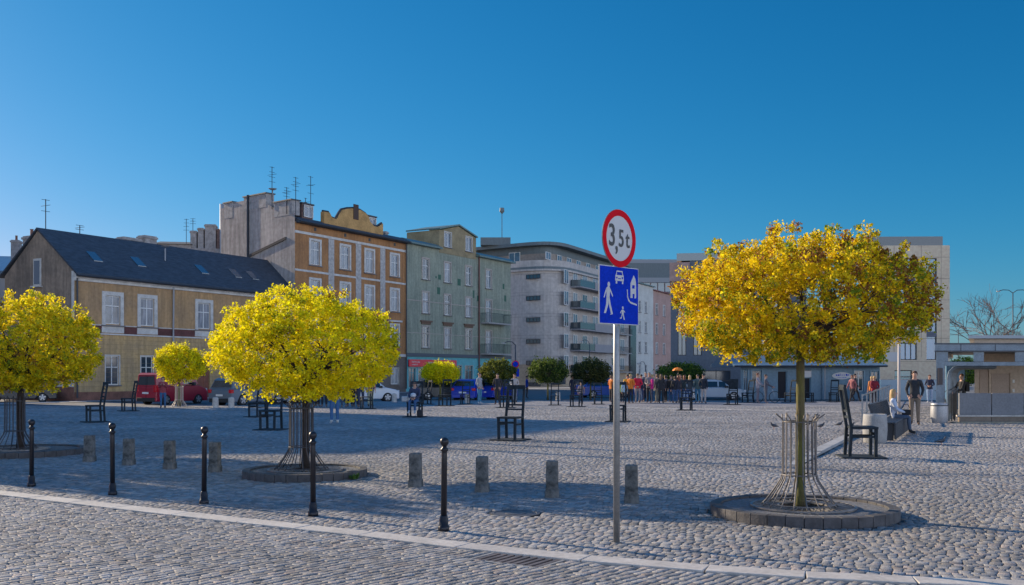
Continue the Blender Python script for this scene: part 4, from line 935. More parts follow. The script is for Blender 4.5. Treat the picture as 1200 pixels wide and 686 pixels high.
# --- white-grey and pink houses beyond
def simple_block(name, label, P, d, W, dep, H, mwall, cols, rows, roofm, cat='building', wm=None, ww=1.1, trim=.12, extra=0, rh=.5, face=None, side=True):
    r = empty(name, P, math.atan2(d.y,d.x), label, cat); hs = [(c-ww/2,c+ww/2,z0,z1) for c in cols for z0,z1 in rows]
    b = MB(); wall_open(b, 0, W, 0, H, hs)
    if side: b.add([(0,0,0),(0,dep,0),(0,dep,H),(0,0,H)],[(0,1,2,3)]); b.add([(W,0,0),(W,dep,0),(W,dep,H),(W,0,H)],[(0,1,2,3)]); b.add([(0,dep,0),(W,dep,0),(W,dep,H),(0,dep,H)],[(0,1,2,3)])
    b.build('wall', mwall, r)
    for h in hs: window(r, *h, trim=trim, mull=1, trans=.3)
    b = MB(); b.prism([(-.4,H-.02),(-.4,H+.12),(dep*.5,H+rh),(dep+.2,H+.12),(dep+.2,H-.02)], -.1, W+.1, 'x'); b.build('roof', roofm, r)
    return r
P5 = C4+dR*33.0; f5 = Fac(P5, dR); W5 = f5.t(765.5)
simple_block('white_house', 'narrow whitish four-storey house right of the road sign panel', P5, dR, W5, 8, hz(333,f5.Y(3)), mat('whitish_render',(.55,.54,.50),rough=.9,var=.1,scale=.6), [f5.t(x) for x in (742.5,749.5,756.8)], [(12.0,13.9),(8.6,10.5),(5.2,7.1),(1.4,3.2)], ROOFG, wm=None, ww=1.1)
P6 = P5+dR*W5; f6 = Fac(P6, dR); W6 = f6.t(786)
B6 = simple_block('pink_house', 'narrow dusky pink house between the white house and the dark modern block', P6, dR, W6, 8, hz(342,f6.Y(3)), mat('dusky_pink_render',(.42,.27,.23),rough=.9,var=.1,scale=.6), [f6.t(x) for x in (769.5,778)], [(12.0,13.9),(8.6,10.5),(5.2,7.1),(1.4,3.2)], mat('red_tin_roof',(.20,.05,.05),rough=.6))
# --- glass office far behind
P7 = at(735,438,205); P7.z = 0
B7 = empty('glass_office', (P7.x-10,P7.y,0), R(2), 'distant grey office with glazed bands, directly right of the round sign disc', 'office building')
m7 = mat('curtain_glass_blue', (.07,.13,.17), rough=.12, spec=1)
W7 = 24; zt7 = hz(303,205); b = MB()
b.box(0,W7,0,14,0,zt7-9).box(0,W7,-.3,14,zt7-5.0,zt7-4.0,0).box(0,W7-1.5,1,14,zt7-4.0,zt7-.8,1).box(1,W7-3,1.2,12,zt7-.8,zt7,0); b.build('wall', [mat('office_grey',(.25,.27,.29),rough=.6),LEAD], B7)
b = MB(); b.box(0,W7,.2,13,zt7-9,zt7-5.0); gg = b.build('glass_band', m7, B7)
b = MB()
for i in range(17): b.box(i*W7/16-.08,i*W7/16+.08,.1,.2,zt7-9,zt7-5)
b.box(0,W7,.1,.19,zt7-7.1,zt7-6.9); b.build('mullion', mat('mullion_brick',(.12,.07,.07)), gg)
# --- dark modern block behind the big tree
B8 = empty('dark_modern_block', (at(786,438,84).x,84,0), R(-10), 'dark slate modern block partly hidden by the big right-hand tree', 'building')
sl8 = mat('slate_cladding', (.10,.125,.16), rough=.6, var=.08, scale=.6); w8 = 11.2; H8 = hz(330,84)
b = MB(); hs = [(.6,1.3,3.3,8.6),(1.9,2.6,3.3,8.6),(4.5,6,3.6,8.4),(7.5,9,3.6,8.4),(2.6,5.0,.3,2.0)]; wall_open(b, 0, w8, 0, H8, hs)
b.add([(0,0,0),(0,10,0),(0,10,H8),(0,0,H8)],[(0,1,2,3)]); b.add([(w8,0,0),(w8,10,0),(w8,10,H8),(w8,0,H8)],[(0,1,2,3)]); b.add([(0,0,H8),(w8,0,H8),(w8,10,H8),(0,10,H8)],[(0,1,2,3)]); b.build('wall', sl8, B8)
for h in hs: window(B8, *h, trim=0, sill=False, frame=DKF, glass=m7 if h[2] > 3 else GLASS, mull=1, trans=.5)
b = MB(); b.box(-.1,1.6,-.1,8,H8+.01,hz(308,84)); b.build('pinkish_upper_wing', mat('dusky_pink_render',(.42,.27,.23)), B8)
b = MB(); b.box(1.61,w8,.3,9,H8+.01,hz(306,84)); b.build('upper_floor', sl8, B8)
b = MB(); b.box(.5,w8-.5,.2,9,hz(306,84)+.02,hz(297,84)); b.build('glass_rooftop', mat('teal_rooftop_glass',(.05,.11,.13),rough=.15,spec=1), B8)

# --- low blue building
Xa, Xb = (868-600)/F*66, (1031-600)/F*66
B10 = empty('low_blue_building', (Xa,66,0), 0, 'long low blue-grey single-storey building with shallow metal roof', 'building'); wB = Xb-Xa
BLU = mat('blue_grey_render', (.16,.245,.31), rough=.8, var=.08, scale=.7); bx = lambda px: (px-868)/F*66
hs = [(bx(871),bx(876.5),.05,2.0),(bx(881),bx(893),1.2,1.98),(bx(911),bx(922.5),.03,1.95),(bx(940),bx(950.5),.03,1.95),(bx(1001),bx(1012),.55,1.95),(bx(1020.5),bx(1030),.9,1.9)]
b = MB(); wall_open(b, 0, wB, 0, 2.25, hs, depth=.2); b.add([(0,0,0),(1.5,6,0),(1.5,6,2.25),(0,0,2.25)],[(0,1,2,3)]); b.add([(wB,0,0),(wB,6,0),(wB,6,2.25),(wB,0,2.25)],[(0,1,2,3)])
b.box(0,bx(918),-.05,0,2.02,2.25).box(bx(963),bx(966.5),-.12,0,0,2.25); b.build('wall', BLU, B10)
for i, h in enumerate(hs):
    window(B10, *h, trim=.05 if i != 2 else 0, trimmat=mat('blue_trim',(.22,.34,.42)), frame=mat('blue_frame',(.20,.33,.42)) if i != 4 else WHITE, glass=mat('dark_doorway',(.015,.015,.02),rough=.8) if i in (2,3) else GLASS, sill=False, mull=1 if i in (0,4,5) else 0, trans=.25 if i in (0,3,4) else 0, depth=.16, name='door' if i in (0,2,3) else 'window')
b = MB(); b.prism([(-.7,2.22),(-.7,2.34),(3,3.05),(7,2.4),(7,2.22)], -.6, wB+.25, 'x'); b.build('roof', mat('blue_metal_roof',(.16,.25,.33),rough=.35,metal=.3,var=.1,scale=1,stretch=(5,1,1)), B10)
MB().tube([(-.6,-.72,2.24),(wB+.25,-.72,2.24)], .06, 8).build('gutter', GUT, B10)
MB().tube([(bx(966),-.1,2.2),(bx(966),-.1,.05)], .05, 8).build('downpipe', mat('pale_pipe',(.3,.31,.33)), B10)
# oval sign
cx = bx(986.5); b = MB(); b.prism([(cx+.62*math.cos(2*PI*k/28)*(1+.08*math.cos(4*PI*k/28)), 1.60+.24*math.sin(2*PI*k/28)) for k in range(28)], -.06, -.02, 'y', 0); osg = b.build('oval_sign', SIGNW, B10)
b = MB(); scribble(b, cx-.42, cx+.42, 1.60, .14, -.062, .075); scribble(b, cx-.3, cx+.3, 1.46, .05, -.062, .03); b.build('sign_lettering', SIGNB, osg)
MB().box(bx(939.5),bx(950.8),-.05,-.01,1.5,2.0).build('white_blind', SIGNW, B10)

# --- beige office at right
xo = (1022-600)/F*75; xr = (1112-600)/F*75; B9 = empty('beige_office', (xo,75,0), R(-1.5), 'tall beige office with blue vertical window strip, right of the big tree', 'office building'); wO = xr-xo
BE = mat('beige_stone_cladding', (.62,.50,.36), rough=.8, var=.06, scale=.5); ox = lambda px: (px-1022)/F*75
Ht = hz(288,75); hs = [(ox(1085),ox(1097),hz(422,75),hz(303,75)),(ox(1055),ox(1074),hz(422,75),hz(402,75)),(ox(1050),ox(1072),hz(395,75),hz(303,75)),(ox(1048),ox(1068.5),.3,hz(434,75)),(ox(1028),ox(1044),hz(395,75),hz(303,75))]
b = MB(); wall_open(b, 0, wO, 0, Ht, hs, depth=.25); b.add([(wO,0,0),(wO,12,0),(wO,12,Ht),(wO,0,Ht)],[(0,1,2,3)]); b.add([(0,0,0),(4.8,12,0),(4.8,12,Ht),(0,0,Ht)],[(0,1,2,3)]); b.add([(0,0,Ht),(wO,0,Ht),(wO,12,Ht),(4.8,12,Ht)],[(0,1,2,3)]); b.build('wall', BE, B9)
bg_ = mat('office_blue_glass', (.04,.22,.38), rough=.08, spec=1); tg = mat('teal_window_glass', (.03,.22,.25), rough=.1, spec=1)
for i, h in enumerate(hs): window(B9, *h, trim=0, sill=False, frame=DKF, glass=tg if i == 3 else bg_, mull=[0,2,1,0,1][i], trans=.0 if i != 3 else .3, depth=.2)
b = MB()
for x0_, x1_, v, h_ in [(1085,1097,v,.22) for v in (328,355,392,395)]+[(1050,1072,v,.5) for v in (330,352,374)]: MB().box(ox(x0_),ox(x1_),.02,.12,hz(v,75),hz(v,75)+h_).build('spandrel', mat('spandrel_blue',(.05,.07,.12),rough=.4), B9)
b = MB()
for px in (1047.5,1079,1102): b.box(ox(px)-.012,ox(px)+.012,-.006,0,3.0,Ht)
for py in (302,327,352,374,397,424): b.box(0,wO,-.005,0,hz(py,75),hz(py,75)+.024)
b.build('cladding_joint', mat('cladding_joint',(.2,.16,.13)), B9)
b = MB(); b.box(ox(1012),ox(1107),.5,11,Ht+.02,hz(276.5,75)); b.v = [(x+(y*.4 if x < 3 else 0), y, z) for x, y, z in b.v]
b.build('dark_rooftop', mat('dark_roof_glass',(.035,.06,.075),rough=.25,spec=.8), B9)
MB().box(0,ox(1052),-.05,0,hz(424,75),hz(413,75)).build('pale_band', mat('pale_band',(.55,.52,.50),rough=.8), B9)

# --- backdrop: low rear buildings on the left, an added off-frame shadow block, far roofs
rb = empty('rear_tenement', (at(182,438,98).x,98,0), R(10), 'grey rear tenement with tall plastered chimneys behind the ochre house roof', 'tenement')
w_ = 8.0; b = MB(); b.box(0,9.6,0,8,0,hz(290,98)).box(0,3.4,-.05,7,0,hz(286,98)); b.build('wall', CHPL, rb)
b = MB(); b.prism([(-.3,hz(286,98)+.01),(4,hz(277,98)),(8.2,hz(286,98)+.01)], -.2, 3.5, 'x'); b.build('roof', TILE, rb)
k_ = lambda px: (px-182)/F*98
for a, c, top in ((221,228,269),(229.5,236,265.5),(237.5,250,261),(251,256,266)): chimney(rb, k_(a), k_(c), .2, 1.4, 9, hz(top,98), BRICK if a == 251 else CHPL, 0)
b = MB(); b.tube([(k_(258),-1,8),(k_(258),-1,hz(237,97))], .15, 10); b.tube([(k_(260.6),-1,8),(k_(260.6),-1,hz(237,97))], .1, 10); b.build('flue', mat('steel_flue',(.42,.42,.42),rough=.6,metal=.3), rb, smooth=True)
antenna(rb, k_(216), .5, hz(290,98), 3.0, 4, spread=.3); antenna(rb, k_(223), .8, hz(270,98), 1.4, 3, spread=.3)
lb = empty('low_left_house', (at(-60,438,86).x,86,0), R(12), 'low pale house with blue metal roof behind the ochre house, at the left photo edge', 'house')
b = MB(); b.box(0,8.0,0,8,0,hz(318,86)); b.build('wall', mat('dull_white_wall',(.4,.4,.4),rough=.9), lb)
b = MB(); b.prism([(-.4,hz(320,86)),(-.4,hz(318,86)+.1),(4,hz(293,86)),(8.4,hz(318,86)+.1),(8.4,hz(320,86))], -.3, 8.3, 'x'); b.build('roof', mat('blue_metal_roof',(.16,.25,.33)), lb)
chimney(lb, 4.2, 4.9, 3, 4, 10, 14.0, CHPL, 1)
# unseen tall block added outside the frame, its footprint shaped to cast the long plaza shadow
ob = empty('shadow_block', (-39.1,65.2,0), 0, 'unseen tall grey block added left of the plaza to cast its shadow', 'building')
sh_ = 20.0; k = 52.1
foot = [(3.6,35.3),(-4.5,41.0),(-12,45.6),(-24,53.2),(-34,42),(-16,12.0),(-9.0,13.2),(-9.2,18.5),(-7.1,21.5),(-3.7,21.6)]  # wanted shadow outline on the ground, notched to keep the leftmost tree lit
foot = [(x-.819*k+39.1, y+.573*k-65.2) for x, y in foot]
b = MB(); b.prism(foot, -.05, sh_, 'z', 0); b.build('wall', mat('tall_block_render',(.38,.36,.34),rough=.9,var=.12,scale=.4), ob)
b = MB(); cxm = sum(p[0] for p in foot)/len(foot); cym = sum(p[1] for p in foot)/len(foot)
b.prism([(cxm+(x-cxm)*.985, cym+(y-cym)*.985) for x, y in foot], sh_+.002, sh_+.3, 'z'); b.build('roof', TILE, ob)
for (pa, pb) in ((foot[0],foot[9]),(foot[7],foot[6])):
    a, c = Vector((*pa,0)), Vector((*pb,0)); d_ = (c-a).normalized(); n_ = Vector((d_.y,-d_.x,0)); n_ = n_ if n_.x-n_.y > 0 else -n_; L = (c-a).length; m_ = int(L/3.2)
    for i in range(m_):
        for fl_ in range(6):
            p = a+d_*((i+.5)*L/m_)+Vector((0,0,1.2+fl_*3.2)); o = link(WMESH[list(WMESH)[0]][0], 'window', ob, p, math.atan2(d_.y,d_.x) if n_.cross(d_).z > 0 else math.atan2(-d_.y,-d_.x)); link(WMESH[list(WMESH)[0]][1]['window_glass'], 'pane', o)
# far roofs and trees closing the horizon on the right
fb2 = MB()
hills = MB(); n = 60; vs = []; 
for i in range(n+1): x = -900+1800*i/n; h = 6+3*math.sin(i*.9)+2.2*math.sin(i*2.3); vs += [(x,560,-1),(x,560,h),(x,640,h*1.05)]
hills.add(vs, [f for i in range(n) for f in ((i*3,i*3+3,i*3+4,i*3+1),(i*3+1,i*3+4,i*3+5,i*3+2))]); tag(hills.build('hills', mat('far_wooded_ground',(.06,.08,.06),rough=1,var=.4,scale=.03)), kind='structure')
# ---------------------------------------------------------------- right side: shelter, fence, bench, planters
STEEL = mat('blue_grey_steel', (.17,.21,.25), rough=.5, metal=.4, var=.15, scale=3); STEELD = mat('dark_grey_steel', (.06,.07,.085), rough=.5, metal=.3, var=.15)
PANELG = mat('grey_parapet_panel', (.20,.20,.21), rough=.7, var=.08, scale=1.5)
vd = Vector((.43,.90,0)).normalized(); YS = 35.5; sx = lambda px, Y=YS: (px-600)/F*Y
shl = empty('tram_shelter', (sx(1097),YS,0), 0, 'steel tram shelter with deep flat roof and curved frames at the right edge', 'shelter')
WS = 8.5; zr0, zr1 = hz(412,YS), hz(402.5,YS)
def sheared(mb, name, m, par=None, bevel=0):    # local x right, local y runs back along the platform
    mb.v = [(x+y*vd.x/vd.y, y, z) for x, y, z in mb.v]; return mb.build(name, m, par or shl, bevel=bevel)
b = MB(); b.box(-.05,WS,0,.22,zr0,zr1).box(-.05,.17,.22,16,zr0,zr1); sheared(b, 'roof_beam', STEEL, bevel=.01)
b = MB(); b.box(-.06,WS,-.03,-.001,zr1-.04,zr1+.01).box(-.06,WS,-.03,-.001,zr0-.01,zr0+.03); sheared(b, 'beam_flange', STEELD)
b = MB()
for i in range(7): x = .9+i*1.25; b.box(x-.012,x+.012,-.012,-.001,zr0+.03,zr1-.04)
sheared(b, 'panel_joint', STEELD)
b = MB(); b.box(.1,WS,.23,16,zr1-.12,zr1-.02); sheared(b, 'roof_deck', STEELD)
b = MB()
b.box(0.0,WS,.05,.17,zr0-.52,zr0-.38)
for x in (.05,1.35,2.85,4.3,5.8,7.2): b.box(x,x+.38,.05,.17,zr0-.375,zr0-.012)
sheared(b, 'lattice_girder', STEEL, bevel=.006)
b = MB(); b.box(0.0,.30,.02,.26,0,zr0-.012); sheared(b, 'column', STEEL, bevel=.01)
for i in range(8):
    y = .8+i*1.5; b = MB(); pts = [(.42,y,0),(.42,y,zr0-.95),(.47,y,zr0-.75),(.62,y,zr0-.6),(.85,y,zr0-.55),(2.2,y,zr0-.55)]; b.tube([(p[0],p[1],p[2]) for p in pts], .06, 8)
    sheared(b, 'curved_frame', STEEL)
MB().box(.06,.22,-.05,.0,1.35,1.95).build('display_box', mat('display_dark',(.03,.02,.025),rough=.4), shl)
b = MB()
for i in range(14):
    y = .5+i*.5; b.bar((.55+.1*math.sin(i),y,0),(.55+.1*math.sin(i),y,1.15),.04,.04)
b.bar((.55,.5,1.15),(.55,7,1.15),.05,.05); b.bar((.55,.5,1.0),(.55,7,.2),.03,.03); sheared(b, 'side_railing', STEELD)
# parapet of the underpass in front of the shelter
pw = empty('underpass_parapet', (sx(1115),YS-.6,0), 0, 'low wall of large grey panels on a beige plinth before the shelter', 'parapet wall')
zz = hz(486.5,YS-.6); zt_ = hz(461,YS-.6)
for i in range(7): MB().box(i*1.16+.015,(i+1)*1.16-.015,0,.09,zz,zt_-(.0 if i else 0)).build('panel', PANELG, pw, bevel=.008)
b = MB(); b.box(-.05,8.2,-.02,.14,zz-.06,zz-.005); b.build('ledge', PALE, pw)
b = MB()
for i in range(7): b.box(i*1.16+.01,(i+1)*1.16-.01,.0,.12,-.03,zz-.065)
b.build('plinth', mat('brown_plinth',(.22,.17,.13),rough=.85,var=.15), pw)
MB().box(-.3,8.4,-.45,-.0,-.03,.035).build('footing', mat('sandy_footing',(.40,.32,.22),rough=.9,var=.2), pw)
b = MB(); b.box(-.01,.0,.09,5.5,zz,zt_); b.v = [(x+y*.478,y,z) for x,y,z in b.v]; b.build('return_panel', PANELG, pw)
# beige kiosk inside
ks = empty('beige_kiosk', (sx(1142,48),48,0), 0, 'beige kiosk wall with two pale doors seen under the shelter roof', 'kiosk'); wk = 6.0; Hk = hz(397,48)
kx = lambda px: (px-1142)/F*48
b = MB(); hs = [(kx(1147.5),kx(1159),0,hz(439,48)+.4),(kx(1161.5),kx(1184),0,hz(443,48)+.25)]; wall_open(b, 0, wk, 0, Hk, hs, depth=.06); b.add([(0,0,0),(3.4,7,0),(3.4,7,Hk),(0,0,Hk)],[(0,1,2,3)]); b.build('wall', mat('kiosk_beige',(.50,.40,.31),rough=.85,var=.08,scale=.8), ks)
b = MB(); b.box(-.3,wk+3.2,-.3,7.3,Hk,Hk+.15); b.v = [(x+(y*.48 if x < 1 else 0), y, z) for x, y, z in b.v]; b.build('roof', mat('kiosk_roof_grey',(.42,.44,.45),rough=.6), ks)
for h in hs: MB().box(h[0]+.03,h[1]-.03,.03,.055,.02,h[3]-.04).build('door', mat('pale_brown_door',(.38,.29,.23),rough=.6,var=.05), ks)
for px, py in ((1187.5,447),(1187.5,458),): MB().box(kx(px)-.05,kx(px)+.05,-.03,-.001,hz(py,48)-.08,hz(py,48)+.08).build('switch_box', WHITE, ks)
MB().box(-1.2,-.3,.4,.5,0,2.35).build('blue_panel_screen', mat('screen_blue',(.10,.22,.34),rough=.4), ks)

# barrel shaped concrete planters / bins
def barrel(px, py, w, h, label, m):
    p = gp(px, py); p.y += w/2; r = empty('concrete_bin', p, 0, label, 'litter bin', 'barrel-shaped concrete litter bins')
    R_ = w/2; MB().lathe([(R_*.86,-.02),(R_*.93,.02),(R_*1.0,h*.4),(R_*1.0,h*.6),(R_*.96,h*.93),(R_*.93,h),(R_*.78,h),(R_*.76,h-.05),(R_*.70,h-.25)], 40, cap=False).build('shell', m, r, smooth=True)
    MB().lathe([(.001,h-.22),(R_*.72,h-.22)], 30, cap=False).build('liner', mat('dark_liner',(.03,.03,.03),rough=.9), r); return r
barrel(1030.5, 519.5, .60, .72, 'squat concrete bin beside the big sunlit bronze chair', CONC)
p = gp(1105,496); b2 = barrel(1105, 496, .60, .70, 'grey steel-banded bin beside the shelter column', mat('steel_bin_grey',(.38,.38,.39),rough=.45,metal=.3,var=.12))
MB().lathe([(.305,.60),(.308,.61),(.308,.63),(.305,.64)], 40, cap=False).build('band', STEELD, b2)
# long bench with slatted back
bp0 = gp(1049,517); bd = vd; bn = Vector((bd.y,-bd.x,0)); azb = math.atan2(bd.y,bd.x)
bench = empty('slatted_bench', bp0, azb, 'dark slatted bench with a blonde woman sitting on it', 'bench'); LB = 5.2
DW = mat('dark_bench_slats', (.035,.042,.055), rough=.5, var=.2, scale=5)
b = MB()
for i in range(int(LB/.085)): x = i*.085; b.box(x,x+.06,-.02,.02,.04,.44)
b.build('front_slats', DW, bench)
b = MB()
for i in range(7): y = -.01+i*.072; b.box(0,LB,y,y+.055,.445,.475)
b.build('seat', DW, bench)
b = MB()
for i in range(int(LB/.085)): x = i*.085; b.bar((x+.03,.50,.50),(x+.03,.64,.92),.06,.03,up=(1,0,0))
b.build('backrest', DW, bench)
b = MB(); b.bar((0,.645,.93),(LB,.645,.93),.05,.03); b.build('back_top_rail', DW, bench)
for x in (.15,LB/2,LB-.15): b = MB(); b.box(x-.03,x+.03,.05,.48,-.02,.44); b.build('support', DW, bench)
# fence of upright flat posts along the platform
fpst = empty('post_fence', gp(1010.5,498), 0, 'receding fence of grey flat upright posts left of the bench', 'fence'); fdir = Vector(((1082-600)/F,1,0)).normalized()
n = 13; sp_ = 2.9
for i in range(n):
    q = fdir*(i*sp_); b = MB(); b.bar((q.x,q.y,-.02),(q.x,q.y,1.05),.11,.05,up=(fdir.y,-fdir.x,0)); b.build('post', GALV, fpst)
b = MB(); q = fdir*((n-1)*sp_); b.bar((0,0,1.0),(q.x,q.y,1.0),.03,.04); b.bar((0,0,.35),(q.x,q.y,.35),.025,.03); b.build('rail', GALV, fpst)
fg = empty('glass_screen', gp(1048,470), 0, 'pale blue glass screen behind the post fence, before the beige office', 'screen')
MB().box(-.9,3.4,0,.05,.05,1.35).build('pane', mat('pale_screen_glass',(.16,.30,.40),rough=.2,spec=.8), fg); MB().box(-.92,3.42,-.01,.06,1.352,1.40).build('top_rail', GALV, fg)
# lamp pole through the crown
lp = empty('lamp_pole', gp(1053.5,490), 0, 'slim pale lamp pole behind the right tree crown, beside the standing man', 'lamp post')
MB().tube([(0,0,-.03),(0,0,1.0),(0,0,4.3)], [.06,.055,.04], 12).build('pole', mat('pale_pole',(.5,.44,.42),rough=.5), lp, smooth=True); MB().lathe([(.05,4.3),(.22,4.36),(.20,4.42),(.03,4.5)], 16).build('lamp_head', GALV, lp)

def street_lamp(px, py, top, label, arms, name='street_lamp', out=1.2, rt=.07):
    p = gp(px, py); h = hz(top, p.y); r = empty(name, p, 0, label, 'street lamp'); MB().tube([(0,0,-.03),(0,0,h*.5),(0,0,h)], [rt,rt*.8,rt*.6], 10).build('pole', STEELD, r, smooth=True)
    for s in arms:
        b = MB(); pts = [(0,0,h-.05),(s*out*.3,0,h+.22),(s*out*.7,0,h+.25),(s*out,0,h+.15)]; b.tube(pts, rt*.5, 8); b.build('arm', STEELD, r, smooth=True)
        b = MB(); b.box(s*out-.22 if s < 0 else s*out-.1, s*out+.1 if s < 0 else s*out+.22, -.09, .09, h+.06, h+.15); b.build('lamp_head', GALV, r, bevel=.02)
    return r
street_lamp(1187, 460, 343, 'tall double-armed street lamp at the far right behind the shelter', (-1,1), out=1.3)
street_lamp(1123, 459, 386, 'short distant lamp just left of the bare trees', (1,), out=.6, rt=.05)
street_lamp(604, 463, 404, 'curved lamp post with round blue sign before the pale apartment block', (-1,), out=.9)
street_lamp(691, 462, 402, 'thin street lamp behind the dull olive round tree', (-1,), out=.7, rt=.05)
street_lamp(756.5, 466, 428, 'small lamp post behind the bright crowd', (-1,), out=.4, rt=.04)
lp_ = gp(604,463); q = empty('no_parking_sign', (lp_.x+.0,lp_.y-.15,0), 0, 'small round blue sign with red rim on the curved lamp post', 'road sign')
b = MB(); b.v = []; 
def vdisc(b, r, y0, y1, z, mi, n=24): b.prism([(r*math.cos(2*PI*k/n), z+r*math.sin(2*PI*k/n)) for k in range(n)], y0, y1, 'y', mi)
vdisc(b, .30, -.02, .0, hz(427,lp_.y), 0); vdisc(b, .23, -.03, -.021, hz(427,lp_.y), 1); b.build('disc', [SIGNR,SIGNB], q)
MB().box(-.3,.3,-.02,0,hz(436.5,lp_.y)-.35,hz(436.5,lp_.y)+.3).build('plate', SIGNB, q)
# masts outside the frame whose thin shadows cross the plaza
for i, (x, y) in enumerate(((-21.5,36.9),(-23.2,40.2))):
    r = empty('tram_mast', (x,y,0), 0, ['nearer','farther'][i]+' tall grey tram mast left of the plaza', 'mast'); MB().tube([(0,0,-.05),(0,0,13.5)], [.15,.10], 10).build('pole', STEELD, r); MB().tube([(0,0,13),(2.2,-.3,13.4)], .05, 6).build('arm', STEELD, r)
# pale stone bollards along the street edge
for i, (px, py, lb_) in enumerate([(252.5,478,'pale short stone bollard just right of the small lemon tree'),(271,478,'pale short stone bollard before the wheel of the grey estate car'),(462,471.5,'pale short stone bollard right of the white hatchback'),(480,472,'pale short stone bollard left of the woman on the chair'),(547.5,472.5,'pale short stone bollard left of the man in the grey jacket'),(654,469,'pale low stone bollard right of the dark green round tree')]):
    p = gp(px, py); o = MB().lathe([(.16,-.03),(.15,.45),(.13,.52),(.05,.54)], 16).build('pale_bollard', PALE, loc=p, smooth=False); tag(o, lb_, 'bollard', 'pale short bollards at the street edge')

